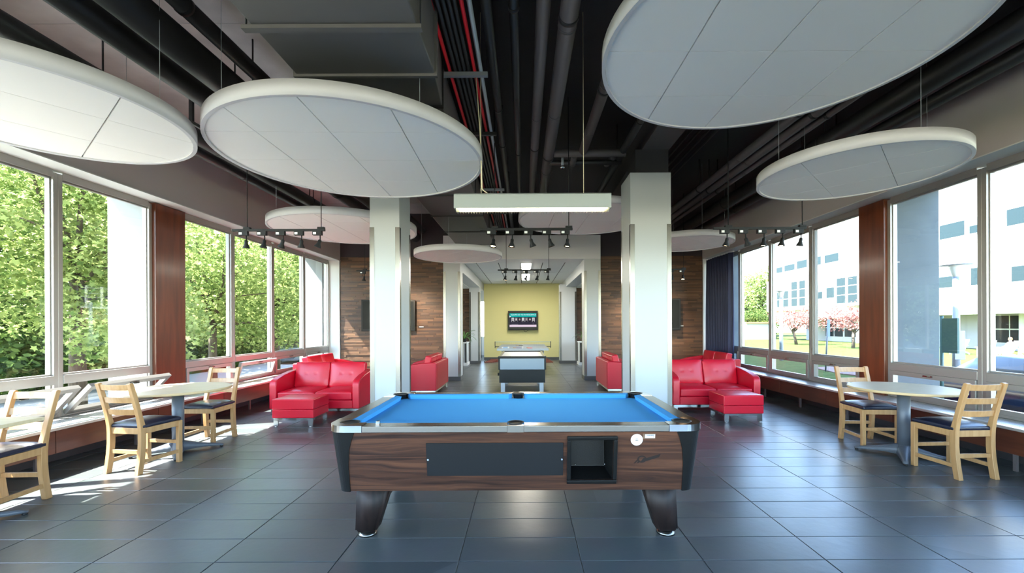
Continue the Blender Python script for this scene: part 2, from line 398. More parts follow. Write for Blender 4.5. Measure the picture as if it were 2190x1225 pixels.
# exterior columns beyond the glass (pale slabs)
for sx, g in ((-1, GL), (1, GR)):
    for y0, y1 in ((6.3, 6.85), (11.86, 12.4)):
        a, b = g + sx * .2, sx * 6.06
        structure('exterior_column', B(min(a, b), max(a, b), y0, y1, -.9, 3.42), ext_white if sx < 0 else mat('shaded_stained_concrete', S(104, 112, 117), .8, var=(S(92, 100, 106), 1.5, U)), bevel=0.01)  # right side: same concrete with its shade put into a darker, stained colour

structure('upper_storeys', B(-6.1, 6.1, YN - 6, 34, 4.91, 13.6), ext_white)

# ------------------------------------------------------------------ glazing
def window_wall(sx, g, ys_groups, hopper_open, start):
    n = start
    def bx(a, b, y0, y1, z0, z1): return B(min(a, b), max(a, b), y0, y1, z0, z1)
    z0, zt0, zt1, z1 = .43, .80, .90, 3.19
    for ys in ys_groups:
        for i in range(len(ys) - 1):
            ya, yb = ys[i], ys[i + 1]; wn = holder('window_%d' % n, (g, (ya + yb) / 2, z0)); n += 1
            fr = MB(); L = 0.028; c = g; yc = (ya + yb) / 2
            def fb(m, y0, y1, za, zb, d=.05, off=0): m.box(min(-d, d) + off, max(-d, d) + off, y0 - yc, y1 - yc, za - z0, zb - z0)
            for yy, s_ in ((ya, 1), (yb, -1)):
                m = MB(); fb(m, min(yy, yy + s_ * .05), max(yy, yy + s_ * .05), z0, z1); fb(m, min(yy + s_ * .05, yy + s_ * .062), max(yy + s_ * .05, yy + s_ * .062), z0, z1, .02)
                m.build('mullion', alu, wn, bevel=.004)
            m = MB(); fb(m, ya + .05, yb - .05, z1 - .055, z1 + .04); fb(m, ya + .05, yb - .05, z1 - .075, z1 - .055, .02); m.build('head_frame', alu, wn, bevel=.004)
            m = MB(); fb(m, ya + .05, yb - .05, zt0, zt1, .055); fb(m, ya + .05, yb - .05, zt1, zt1 + .02, .02); m.build('transom', alu, wn, bevel=.004)
            m = MB(); fb(m, ya + .05, yb - .05, z0, z0 + .035); m.build('bottom_frame', alu, wn, bevel=.004)
            m = MB(); fb(m, ya + .06, yb - .06, zt1 + .01, z1 - .06, .004); m.build('pane', pane_m, wn)
            # hopper sash
            tilt = hopper_open.get((ya, yb), 0.0)
            sh = bpy.data.objects.new('hopper_sash', None); COL.objects.link(sh); sh.parent = wn
            sh.location = (-sx * .045, 0, z0 + .035 - z0); sh.rotation_euler = (0, -sx * tilt, 0)
            hw = (yb - ya) / 2 - .055; hh = zt0 - z0 - .035
            if tilt > .3: hh = .44
            m = MB(); t = .026
            m.box(-t, t, -hw, hw, 0, .055); m.box(-t, t, -hw, hw, hh - .06, hh); m.box(-t, t, -hw, -hw + .055, .055, hh - .06); m.box(-t, t, hw - .055, hw, .055, hh - .06)
            m.build('sash_frame', alu, sh, bevel=.003)
            B(-.004, .004, -hw + .04, hw - .04, .04, hh - .04).build('pane', pane_m, sh)
            m = MB().box(-sx * t - .012, -sx * t + .012, -.06, .06, hh - .035, hh - .015).box(-sx * (t + .02) - .01, -sx * (t + .02) + .01, -.02, .05, hh - .03, hh - .02)
            m.build('handle', brushed, sh)
    return n
near = [-2.6, -1.35, -.1, 1.15, 2.4]
n = window_wall(-1, GL, [near + MY_L, MY_L2], {(3.65, 4.90): .76, (4.90, 6.14): .76, (7.85, 9.1): .30, (2.4, 3.65): .76}, 1)
n = window_wall(1, GR, [near + MY_R, MY_R2], {}, n)
structure('trim_1', B(GL - .05, GL + .1, 6.14, 6.68, .43, ZS - .02), panel_wood, bevel=.005, label=None)
structure('trim_2', B(GR - .1, GR + .05, 6.12, 6.58, .43, ZS - .02), panel_wood, bevel=.005)

# heater cabinets below the windows
def heater(sx, g, xf, nm, label):
    t = thing('heater_cabinet', label, 'heater', (xf, 4.0, 0))
    a = 0; b = g - xf      # local x of the window side
    def bx(x0, x1, y0, y1, z0, z1): return B(min(x0, x1), max(x0, x1), y0, y1, z0, z1)
    L0 = YN - 4 + .02; L1 = YB - 4 - .1
    n = 9; 
    ys = [L0 + (L1 - L0) * i / 12 for i in range(13)]
    for i in range(12):
        bx(0, sx * .025, ys[i] + .003, ys[i + 1] - .003, .175, .405).build('front_panel', heater_wood, t, bevel=.002)
    bx(-sx * .012, sx * .06, L0, L1, .405, .435).build('sill_nosing', sill_metal, t, bevel=.006)
    ns = 8; w_ = (abs(b) - .06 - .06) / ns
    for i in range(ns):
        x0 = sx * (.064 + w_ * i); bx(x0, x0 + sx * (w_ - .012), L0, L1, .412, .430).build('sill_slat', sill_metal, t)
    bx(sx * .03, b - sx * .03, L0, L1, .375, .395).build('sill_tray', pipe_grey, t)
    bx(sx * .03, b - sx * .03, L0, L1, .175, .19).build('bottom_plate', pipe_black, t)
    bx(sx * .38, b - sx * .03, L0, L1, 0.0, .175).build('rear_plinth', black_paint, t)
    y = L0 + .6
    while y < L1: 
        bx(sx * .05, sx * .075, y, y + .03, 0, .175).build('foot', pipe_grey, t); y += 1.1
    return t
heater(-1, GL, -4.72, 'left', 'long walnut heater cabinet with slatted metal sill under the left windows')
heater(1, GR, 4.75, 'right', 'long walnut heater cabinet with metal sill under the right windows')

# ------------------------------------------------------------------ back wall
def strip_wall(x0, x1, z0, z1, y, parent, seed, hole=None, ysgn=-1):
    rs = random.Random(seed); mb = MB(); cols = []
    pal = [S(108, 78, 58), S(98, 70, 52), S(118, 85, 63), S(88, 64, 50), S(128, 94, 70), S(82, 60, 49), S(110, 80, 60), S(102, 76, 60)]
    z = z0
    while z < z1 - .01:
        h = rs.choice((.035, .045, .05, .055, .03)); h = min(h, z1 - z); x = x0 - rs.random() * .4
        while x < x1:
            l = rs.uniform(.18, .75); a, b = max(x, x0), min(x + l, x1)
            if b - a > .01:
                d = rs.uniform(.018, .032); mb.box(a + .0008, b - .0008, y - d, y, z + .0008, z + h - .0008)
                c = rs.choice(pal); k = rs.uniform(.88, 1.12); cols += [(c[0] * k, c[1] * k, c[2] * k, 1)] * 8
            x += l
        z += h
    o = mb.build('wood_strip_cladding', strip_m, parent); o['kind'] = 'stuff'
    ca = o.data.color_attributes.new('Col', 'FLOAT_COLOR', 'POINT'); ca.data.foreach_set('color', np.array(cols, dtype=np.float32).ravel())
    return o
wb = holder('wall_back')
ZW = 3.32
B(-5.45, -2.10, YB, YB + .15, 0, ZC).build('left_section', dark_wall, wb)
B(2.02, 5.35, YB, YB + .15, 0, ZC).build('right_section', dark_wall, wb)
strip_wall(-4.98, -2.12, .1, ZW, YB, wb, 3); strip_wall(2.03, 4.87, .1, ZW, YB, wb, 4)
B(-4.98, -2.12, YB - .03, YB, 0, .1).build('base_strip', grey_base, wb); B(2.03, 4.87, YB - .03, YB, 0, .1).build('base_strip', grey_base, wb)
B(-2.10, 2.02, 11.32, YB + .2, 3.18, 3.80).build('lintel', mat('lintel_paint', S(214, 214, 218), .6), wb, bevel=.004)
B(-2.10, 2.02, YB - .1, YB + .1, 3.80, ZC).build('over_lintel', black_paint, wb)

def corner_column(name, x0, x1, y0, y1, z1, guards, base=.11, topz=None):
    h = holder(name, ((x0 + x1) / 2, (y0 + y1) / 2, 0)); a, b = (x1 - x0) / 2, (y1 - y0) / 2
    B(-a, a, -b, b, 0, z1).build('shaft', column_white, h, bevel=.004)
    for (sx, sy) in ((-1, -1), (1, -1), (-1, 1), (1, 1)):
        m = MB(); w_ = .062; t = .003
        m.box(min(sx * a, sx * (a - w_)), max(sx * a, sx * (a - w_)), min(sy * b, sy * (b + t)), max(sy * b, sy * (b + t)), base, guards)
        m.box(min(sx * a, sx * (a + t)), max(sx * a, sx * (a + t)), min(sy * (b + t), sy * (b - w_)), max(sy * (b + t), sy * (b - w_)), base, guards)
        m.build('corner_guard', brushed, h)
    B(-a - .008, a + .008, -b - .008, b + .008, 0, base).build('column_base', grey_base, h, bevel=.003)
    if topz: B(-a + .09, a - .02, -b + .05, b - .05, z1, topz).build('dark_upper_shaft', black_paint, h)
    return h
PY = 6.2
corner_column('column_left', -2.20, -1.775, PY, PY + .58, 3.63, 2.86, topz=3.98)
corner_column('column_right', 1.535, 1.985 + .135, PY, PY + .58, 3.63, 2.89, topz=3.98)
corner_column('hall_column_left', -2.10, -1.66, 11.32, YB + .02, 3.18, 2.86)
corner_column('hall_column_right', 1.59, 2.02, 11.32, YB + .02, 3.18, 2.86)
corner_column('far_column_left', -2.05, -1.66, 16.3, 16.7, 2.98, 2.7)
corner_column('far_column_right', 1.36, 1.99, 16.3, 16.7, 2.98, 2.7)

# ------------------------------------------------------------------ hall beyond
yw = holder('wall_yellow')
B(-1.66, 1.50, 18.1, 18.25, 0, 3.25).build('painted_face', yellow_wall, yw)
B(-1.66, 1.50, 18.08, 18.1, 0, .11).build('baseboard', grey_base, yw)
hc = B(-4.3, 4.3, 11.95, 21, 3.26, 3.4).build('ceiling_hall', white_paint, None, keep=True); hc['kind'] = 'structure'
hall_tile = mat('hall_ceiling_tile', S(218, 220, 222), .8)
for i in range(-3, 3):
    x0 = -.08 + .62 * i; x1 = x0 + .62; x0c, x1c = max(x0, -1.66), min(x1, 1.62)
    if x1c - x0c < .05: continue
    for (ya, yb_) in ((11.96, 14.3), (14.3, 16.75), (16.75, 18.05)):
        B(x0c + .013, x1c - .013, ya + .01, yb_ - .01, 3.18, 3.2).build('ceiling_panel', hall_tile, hc)
B(-1.66, 1.62, 11.95, 18.05, 3.205, 3.25).build('grid_back', black_panel, hc)
for sx, x in ((-1, -1.66), (1, 1.60)):
    structure('trim_%d' % (3 if sx < 0 else 4), B(min(x, x + sx * .4), max(x, x + sx * .4), 11.82, 18.1, 2.89, 3.26), column_white)
    structure('trim_%d' % (5 if sx < 0 else 6), B(min(x + sx * .4, sx * 4.3), max(x + sx * .4, sx * 4.3), 11.96, 18.5, 2.87, 3.0), white_paint)
sr = holder('wall_side_left'); B(-4.3, -2.06, 16.75, 16.85, 0, 2.9).build('backing', dark_wall, sr); strip_wall(-4.2, -2.06, 0.05, 2.88, 16.75, sr, 8)
sr = holder('wall_side_right'); B(2.0, 4.3, 16.75, 16.85, 0, 2.9).build('backing', dark_wall, sr); strip_wall(2.0, 4.2, .05, 2.88, 16.75, sr, 9)
hw_ = holder('wall_hall_left_fill')  # unseen side wall, glazing added to brighten the hall
B(-4.45, -4.3, 11.95, 21, 0, .5).build('low_wall', white_paint, hw_); B(-4.45, -4.3, 11.95, 21, 2.9, 3.3).build('high_wall', white_paint, hw_)
for i in range(8): B(-4.42, -4.33, 12 + i * 1.27, 12.07 + i * 1.27, .5, 2.9).build('mullion', alu, hw_)  # bars of the added fill glazing
B(-4.379, -4.371, 12, 21, .5, 2.9).build('pane', pane_m, hw_)  # added fill glazing, unseen
hw_ = holder('wall_hall_right_fill')  # glazing added on this unseen side too, for more hall light
B(4.3, 4.45, 11.95, 21, 0, .5).build('low_wall', white_paint, hw_); B(4.3, 4.45, 11.95, 21, 2.9, 3.3).build('high_wall', white_paint, hw_)
for i in range(8): B(4.33, 4.42, 12 + i * 1.27, 12.07 + i * 1.27, .5, 2.9).build('mullion', alu, hw_)  # bars of the added fill glazing
B(4.371, 4.379, 12, 21, .5, 2.9).build('pane', pane_m, hw_)  # added fill glazing, unseen
structure('wall_hall_end', B(1.52, 4.3, 18.1, 18.3, 0, 3.3), white_paint)
he = holder('wall_far_glazing')
B(-4.3, -1.66, 20.9, 21, 0, .9).build('low_wall', white_paint, he); B(-4.3, -1.6, 20.9, 21, 2.6, 3.3).build('high_wall', white_paint, he)
B(-1.66, -1.5, 18.25, 21, 0, 3.3).build('side_wall', white_paint, he)
for i in range(5): B(-4.3 + .65 * i, -4.25 + .65 * i, 20.92, 20.98, .9, 2.6).build('mullion', alu, he)
lat = tag(MB().tube([(-1.98, 19.3, 1.05), (-2.02, 19.3, 1.4), (-1.97, 19.3, 1.8), (-2.03, 19.3, 2.2)], .03, 8).tube([(-1.9, 19.3, 0), (-1.9, 19.3, 2.3)], .012, 6).build('coat_stand', black_panel),
          'thin dark stand seen in the gap left of the yellow wall', 'stand')

# planters with plants
def planter(x0, x1, y0, y1, label, label2, full, seed):
    cx, cyy = (x0 + x1) / 2, (y0 + y1) / 2; t = thing('planter', label, 'planter', (cx, cyy, 0)); a, b = (x1 - x0) / 2, (y1 - y0) / 2
    B(-a, a, -b, b, .1, .80).build('box', column_white, t, bevel=.004); B(-a - .02, a + .02, -b - .02, b + .02, .80, .84).build('top_slab', white_paint, t, bevel=.004)
    B(-a - .03, a + .03, -b - .03, b + .03, 0, .1).build('base', white_paint, t)
    B((-a if x0 > 0 else a - .08) + .005, (-a + .08 if x0 > 0 else a) - .005, -b - .004, -b, .1, .8).build('steel_strip', brushed, t)
    p = thing('potted_plant', label2, 'plant', (cx + (.05 if x0 < 0 else .0), cyy - .15, .84)); rs = random.Random(seed)
    MB().lathe([(.06, 0), (.09, .12), (.085, .12), (.07, .1)], 12).build('pot', black_panel, p)
    for i in range(full):
        a_ = rs.uniform(0, 2 * PI); L = rs.uniform(.45, .62); up = rs.uniform(.7, 1.35); w_ = .022; pts = []
        for k in range(7):
            s_ = k / 6; r = L * s_ * .75; z = .1 + up * L * s_ - 1.1 * L * s_ * s_ * (1.3 - .5 * up); pts.append((r, z, w_ * math.sin(PI * min(1, s_ * .9 + .1)) + .002))
        vs = []; fs = []
        for (r, z, ww) in pts:
            for sg in (-1, 0, 1): vs.append((r * math.cos(a_) - sg * ww * math.sin(a_), r * math.sin(a_) + sg * ww * math.cos(a_), z - (0 if sg else .008)))
        for k in range(6):
            for q in (0, 1): i0 = k * 3 + q; fs.append((i0, i0 + 1, i0 + 4, i0 + 3))
        m = MB(); m.smooth = True; m.add(vs, fs); m.build('leaf', mat('plant_leaf', S(70, 110, 50), .5), p)
planter(-2.36, -2.06, 15.6, 16.2, 'white planter box beside the far left hall column', 'spiky green potted plant on the left hall planter', 18, 5)
planter(2.02, 2.36, 15.6, 16.2, 'white planter box beside the far right hall column', 'small green plant on the right hall planter, mostly hidden', 12, 6)

# hall ceiling lights
hl = mat('lamp_white', S(255, 250, 240), .5, emit=S(255, 246, 228), es=14.0)
for (y0, y1, lab) in ((11.98, 13.5, 'lit ceiling light nearest the hall opening'), (14.5, 16.4, 'second ceiling light deeper in the hall')):
    t = thing('ceiling_light', lab, 'ceiling light', (.08, (y0 + y1) / 2, 3.15)); L = (y1 - y0) / 2
    MB().box(-.15, .15, -L, L, .01, .034).build('housing', white_plastic, t); B(-.12, .12, -L + .03, L - .03, 0, .012).build('diffuser', hl, t)

# ------------------------------------------------------------------ ceiling discs
def clip(poly, R, n=72):
    out = poly
    for k in range(n):
        t = 2 * PI * (k + .5) / n; nx, ny = math.cos(t), math.sin(t); d = R * math.cos(PI / n); res = []
        for i in range(len(out)):
            a, b = out[i - 1], out[i]; da, db = a[0] * nx + a[1] * ny - d, b[0] * nx + b[1] * ny - d
            if (da <= 0) != (db <= 0): t_ = da / (da - db); res.append((a[0] + t_ * (b[0] - a[0]), a[1] + t_ * (b[1] - a[1])))
            if db <= 0: res.append(b)
        out = res
        if not out: return out
    return out
def disc(x, y, z, R, rot, label):
    t = thing('ceiling_disc', label, 'ceiling panel', (x, y, z), math.radians(rot), 'round acoustic discs hung below the ceiling')
    m = MB(); n = 96; m.smooth = True
    prof = [(R, 0), (R, .115), (R - .012, .115), (R - .012, .012), (R - .028, .012), (R - .028, 0)]
    vs = [(r * math.cos(2 * PI * k / n), r * math.sin(2 * PI * k / n), zz) for (r, zz) in prof for k in range(n)]; fs = []
    for i in range(len(prof)):
        for k in range(n):
            a, b = i * n + k, i * n + (k + 1) % n; j = (i + 1) % len(prof); c, d = j * n + (k + 1) % n, j * n + k; fs.append((a, b, c, d))
    m.smooth = False; m.add(vs, fs); o = m.build('rim', disc_rim, t)
    for p in o.data.polygons: p.use_smooth = p.index < 2 * n and p.index < n
    B_ = MB(); B_.prism([((R - .02) * math.cos(2 * PI * k / 64), (R - .02) * math.sin(2 * PI * k / 64)) for k in range(64)], .034, .044); B_.build('backing', mat('disc_gap', S(120, 120, 118), .8), t)
    L = [-.61, 0, .61] if R > 1 else [-.305, .305]
    ed = [-2] + L + [2]
    for i in range(len(ed) - 1):
        for j in range(len(ed) - 1):
            gx, gy = .005, .0025
            p = clip([(ed[i] + gx, ed[j] + gy), (ed[i + 1] - gx, ed[j] + gy), (ed[i + 1] - gx, ed[j + 1] - gy), (ed[i] + gx, ed[j + 1] - gy)], R - .029)
            if len(p) > 2: MB().prism(p, .012, .032).build('panel', disc_tile, t)
    for a in (45, 135, 225, 315):
        cx_, cy_ = (R - .12) * math.cos(math.radians(a)), (R - .12) * math.sin(math.radians(a))
        MB().tube([(cx_, cy_, .04), (cx_, cy_, ZC - z)], .0022, 5).build('suspension_cable', galv, t)
disc(-3.53, 3.17, 2.98, .915, 52, 'round white ceiling disc cut by the left edge of the photo')
disc(-1.62, 4.21, 3.05, 1.22, 1.5, 'large round white ceiling disc left of the pool table lamp')
disc(-3.14, 7.64, 3.12, 1.22, 0, 'round white ceiling disc partly behind the left column')
disc(1.81, 3.11, 3.40, 1.22, 0, 'largest white ceiling disc, cut by the top edge of the photo')
disc(3.54, 4.64, 3.03, .915, 45, 'round white ceiling disc nearest the right windows')
disc(-1.36, 9.08, 2.88, .915, 40, 'small flat looking white ceiling disc in front of the left hall column')
disc(1.13, 7.96, 3.36, 1.22, 2, 'white ceiling disc behind the lamp and the right column')
disc(3.39, 8.99, 3.11, .915, 45, 'small white ceiling disc just right of the right column')

# ------------------------------------------------------------------ pipes, ducts, conduits
def pipe(x, z, d, y0, y1, m, label, hang=(), name='pipe', cat='pipe', joints=()):
    t = thing(name, label, cat, (x, (y0 + y1) / 2, z)); yc = (y0 + y1) / 2
    MB().tube([(0, y0 - yc, 0), (0, y1 - yc, 0)], d / 2, 24).build('run', m, t)
    for y in hang:
        MB().tube([(0, y - yc, d / 2), (0, y - yc, ZC - z)], .009, 6).build('hanger_rod', pipe_black, t)
        MB().tube([(0, y - yc - .02, 0), (0, y - yc + .02, 0)], d / 2 + .006, 24).build('clamp', pipe_black, t)
    for y in joints: MB().tube([(0, y - yc - .012, 0), (0, y - yc + .012, 0)], d / 2 + .004, 24).build('coupling', m, t)
pipe(-4.27, 3.75, .135, .5, 11.5, pipe_black, 'black pipe nearest the left wall', (2.6, 4.4, 6.6, 8.8))
pipe(-3.95, 3.75, .185, .5, 11.5, pipe_black, 'second black pipe from the left wall', (3.1, 5.6, 8.0))
pipe(-3.26, 3.80, .215, .5, 11.5, pipe_black, 'thick black pipe above the two left discs', (2.3, 4.9, 7.6))
pipe(-2.87, 3.80, .27, .5, 11.5, pipe_black, 'thickest black pipe on the left, beside a thinner one', (2.1, 4.6, 7.2))
pipe(-2.66, 3.97, .14, .5, 11.5, pipe_black, 'black pipe running next to the big grey duct', (2.5, 3.4, 5.2))
pipe(-.283, 3.95, .088, .5, 11.3, pipe_black, 'dark pipe right of the galvanised conduit', (3.2, 6.0, 8.6), joints=(2.6, 5.0))
pipe(-.068, 3.95, .076, .5, 11.3, pipe_black, 'thinnest of the four dark pipes over the table lamp', (3.4, 6.3, 8.9))
pipe(.165, 3.95, .115, .5, 11.3, pipe_grey, 'third of the four dark pipes over the table lamp', (3.1, 6.1, 8.5), joints=(3.2, 5.2))
pipe(.375, 3.95, .155, .5, 11.3, pipe_grey, 'thickest of the four dark pipes over the table lamp', (3.5, 6.4, 8.7), joints=(2.55, 3.6, 5.1, 7))
pipe(.865, 3.95, .125, .5, 6.25, pipe_grey, 'dark pipe half hidden by the largest disc', (2.6, 4.6), joints=(4.5, 5.6))
pipe(1.44, 3.95, .10, .5, 8.6, pipe_black, 'dark pipe just left of the right column beam', (3.6, 6.6), joints=(5.3,))
pipe(3.26, 3.95, .125, .5, 11.6, pipe_grey, 'uppermost dark pipe of the bundle near the right windows', (2.4, 5.1, 8), joints=(3.5, 6.5))
pipe(3.44, 3.93, .12, .5, 11.6, pipe_grey, 'second dark pipe of the bundle near the right windows', (2.4, 5.1, 8), joints=(3.6, 6.6))
pipe(3.60, 3.91, .08, .5, 11.6, pipe_grey, 'thin pipe of the bundle near the right windows', (2.4, 5.1, 8), joints=(4, 7))
pipe(4.12, 3.92, .24, .5, 11.6, pipe_black, 'thick black pipe above the right windows', (3.0, 5.9, 8.8))
pipe(4.42, 3.84, .15, .5, 11.6, pipe_black, 'black pipe nearest the right wall', (3.2, 6.1, 9))
for i, (x, z, m_, lab) in enumerate(((-.700, 3.90, red_paint, 'red conduit on the left side of the cable bundle'), (-.645, 3.90, pipe_black, 'first black conduit beside the left red one'),
        (-.600, 3.90, pipe_black, 'second black conduit of the ceiling bundle'), (-.557, 3.90, pipe_black, 'third black conduit of the ceiling bundle'),
        (-.515, 3.90, pipe_black, 'fourth black conduit, beside the right red one'), (-.462, 3.90, red_paint, 'red conduit on the right side of the cable bundle'),
        (-.402, 3.90, galv, 'bare galvanised conduit right of the red one'))):
    pipe(x, z, .034 if m_ is not galv else .04, .5, 11.3, m_, lab, name='conduit', cat='conduit')
for i in range(4): pipe(2.55 + .13 * i, 4.38, .035, .5, 11.6, pipe_black, 'thin black conduit %s on the slab right of the right column' % ('nearest the beam', 'second from the beam', 'third from the beam', 'farthest from the beam')[i], name='conduit', cat='conduit')
for y, m_, lab in ((4.16, galv, 'galvanised strut under the red conduits'), (5.45, pipe_black, 'black strut under the red conduits, behind the galvanised one'), (7.7, galv, 'third strut under the conduits, above the lamp'), (9.3, pipe_black, 'farthest strut under the conduits')):
    t = thing('strut', lab, 'strut', (-.575, y, 3.84))
    B(-.24, .24, -.02, .02, 0, .04).build('channel', m_, t, bevel=.003)
    for x in (-.23, .23): MB().tube([(x, 0, .04), (x, 0, ZC - 3.84)], .005, 6).build('rod', pipe_black, t)
# cross pipes near the right column
t = thing('sprinkler_manifold', 'cluster of dark cross pipes with a sprinkler valve left of the right column', 'pipes', (1.0, 6.25, 3.93))
MB().tube([(-.55, 0, 0), (.48, 0, 0)], .055, 16).build('cross_pipe', pipe_grey, t)
MB().tube([(-.6, .28, -.03), (.48, .28, -.03)], .04, 14).build('cross_pipe', pipe_black, t)
MB().tube([(-.25, .05, -.02), (-.25, .3, -.05)], .045, 14).build('elbow', pipe_grey, t)
MB().tube([(.3, .0, .02), (.36, .2, .03), (.3, .5, .02)], .045, 14).build('elbow', pipe_grey, t)
MB().tube([(-.42, .1, -.02), (-.42, .1, -.14)], .02, 10).build('valve_stem', galv, t)
MB().lathe([(.02, 0), (.035, .015), (.035, .03), (.015, .05)], 12, (-.42, .1, -.19)).build('sprinkler_head', chrome, t)
# rectangular duct
du = thing('duct', 'big dark grey rectangular duct left of the conduits', 'duct', (-1.225, 6, 3.41))
def dbox(y0, y1): return B(-.54, .54, y0 - 6, y1 - 6, 0, .54)
dbox(.5, 2.1).build('duct_section', duct_grey, du, bevel=.01); dbox(2.1, 3.38).build('duct_section', duct_grey, du, bevel=.01)
m = MB(); m.add([(-.54, -2.62, 0), (.54, -2.62, 0), (.54, -2.62, .54), (-.54, -2.62, .54), (-.51, -1.9, .12), (.46, -1.9, .12), (.46, -1.9, .54), (-.51, -1.9, .54)],
                [(0, 1, 2, 3), (7, 6, 5, 4), (0, 4, 5, 1), (1, 5, 6, 2), (2, 6, 7, 3), (3, 7, 4, 0)]); m.build('tapered_section', duct_grey, du, bevel=.008)
for y0, y1 in ((4.1, 5.5), (5.5, 6.9), (6.9, 8.2), (8.2, 9.6), (9.6, 11.25)): B(-.51, .46, y0 - 6 + .006, y1 - 6 - .006, .12, .54).build('duct_section', duct_grey, du, bevel=.008)
for y in (2.1, 3.38): B(-.56, .56, y - 6 - .018, y - 6 + .018, -.02, .55).build('flange', duct_grey, du, bevel=.003)
for y in (4.1, 5.5, 6.9, 8.2, 9.6): B(-.525, .475, y - 6 - .014, y - 6 + .014, .10, .55).build('flange', pipe_black, du, bevel=.003)
B(-.60, .57, -3.2, -3.15, -.03, -.005).build('support_angle', duct_grey, du)
for x, zt_ in ((-.58, .565), (.56, 1.09)): MB().tube([(x, -3.175, -.02), (x, -3.175, zt_)], .006, 6).build('support_rod', pipe_black, du)
t = thing('pipe_bracket', 'black diagonal bracket between the two left discs', 'bracket', (-3.6, 4.7, 3.55))
MB().bar((0, 0, .95), (0, 0, .12), .035, .035).bar((0, 0, .12), (.42, .25, -.12), .035, .03).build('arm', pipe_black, t); B(-.08, .08, -.05, .05, .935, .95).build('foot_plate', pipe_black, t)

# ------------------------------------------------------------------ track lights
bulb = mat('warm_bulb', S(255, 220, 170), emit=S(255, 214, 160), es=6)
def track(x, y, label, top=ZC, Lh=.62, z=2.72):
    t = thing('track_light', label, 'track light', (x, y, z), 0, 'black five-lamp track lights hung on rods')
    B(-Lh, Lh, -.018, .018, 0, .03).build('track_bar', black_panel, t, bevel=.003)
    for rx in (-Lh * .68, Lh * .92):
        MB().tube([(rx, 0, .03), (rx, 0, top - z)], .0055, 8).build('rod', black_panel, t); B(rx - .045, rx + .045, -.024, .024, .028, .055).build('rod_clamp', black_panel, t, bevel=.004)
    for i in range(5):
        hx = -Lh * .72 + i * Lh * .4; yaw = random.uniform(-.5, .5); tilt = random.choice((.1, .15, .35, -.3))
        m = MB().box(hx - .085, hx + .035, -.022, .022, -.055, 0); m.tube([(hx + .01, 0, -.055), (hx + .01, 0, -.115)], .008, 8)
        R = Matrix.Rotation(tilt, 3, 'Y') @ Matrix.Rotation(yaw * .4, 3, 'X'); c = Vector((hx + .01, 0, -.115))
        prof = [(.016, .0), (.022, -.012), (.022, -.05), (.045, -.1), (.045, -.108), (.038, -.108), (.02, -.06), (.001, -.055)]
        k = MB().lathe([(r, z_) for r, z_ in prof], 16); k.v = [tuple(c + R @ Vector(v)) for v in k.v]; m.add(k.v, k.f); m.sm[-len(k.f):] = k.sm
        h = m.build('lamp_head', black_panel, t)
        B(hx - .075, hx - .035, -.0235, -.022, -.045, -.015).build('rating_label', white_plastic, h)
        b = MB().lathe([(.001, -.098), (.034, -.098), (.03, -.088), (.001, -.086)], 14); b.v = [tuple(c + R @ Vector(v)) for v in b.v]; b.build('bulb', bulb, h)
track(-3.28, 5.8, 'black track light with five lamps before the left windows')
track(.04, 5.8, 'black track light with five lamps just below the table lamp')
track(3.17, 5.8, 'black track light with five lamps before the right windows')
track(-3.28, 10.1, 'far track light seen left of the left column')
track(.02, 10.1, 'far track light hanging in front of the hall opening')
track(3.17, 10.1, 'far track light seen right of the right column')
for x in (-3.28, 3.17):
    ld = bpy.data.lights.new('track_spot', 'SPOT'); ld.energy = 60; ld.color = (1, .78, .55); ld.spot_size = 1.5; ld.spot_blend = 1; ld.shadow_soft_size = .05
    lo = bpy.data.objects.new('track_spot', ld); COL.objects.link(lo); lo.location = (x + .2, 10.15, 2.58); lo.rotation_euler = (math.radians(48), 0, 0)

# pool table lamp
t = thing('table_lamp_box', 'long grey box lamp hanging over the blue pool table', 'lamp', (.09, 4.22, 2.575))
lg = mat('lamp_housing', S(146, 152, 151), .5)
m = MB().box(-.755, .755, -.075, -.068, 0, .137).box(-.755, .755, .068, .075, 0, .137).box(-.755, -.748, -.068, .068, 0, .137).box(.748, .755, -.068, .068, 0, .137).box(-.755, .755, -.075, .075, .132, .139)
m.build('housing', lg, t)
B(-.70, .69, -.06, .06, .04, .05).build('diffuser', mat('tube_glow', S(255, 244, 214), emit=S(255, 240, 205), es=14), t)
m = MB()
for i in range(56): x = -.735 + i * .0265; m.box(x, x + .0015, -.068, .068, -.022, .03)
m.box(-.745, .745, -.0015, .0015, -.022, .03); m.build('louvre', mat('louvre_metal', S(235, 230, 215), .2, .8), t)['kind'] = 'stuff'
for x in (-.5, .5): MB().tube([(x, 0, .139), (x, 0, ZC - 2.575)], .0035, 6).build('cable', mat('pale_cable', S(215, 205, 175)), t)
MB().tube([(-.40, .02, .139), (-.49, .0, .20), (-.505, -.02, .75), (-.54, -.05, 1.262)], .006, 8).build('power_cord', mat('pale_cable', S(215, 205, 175)), t)

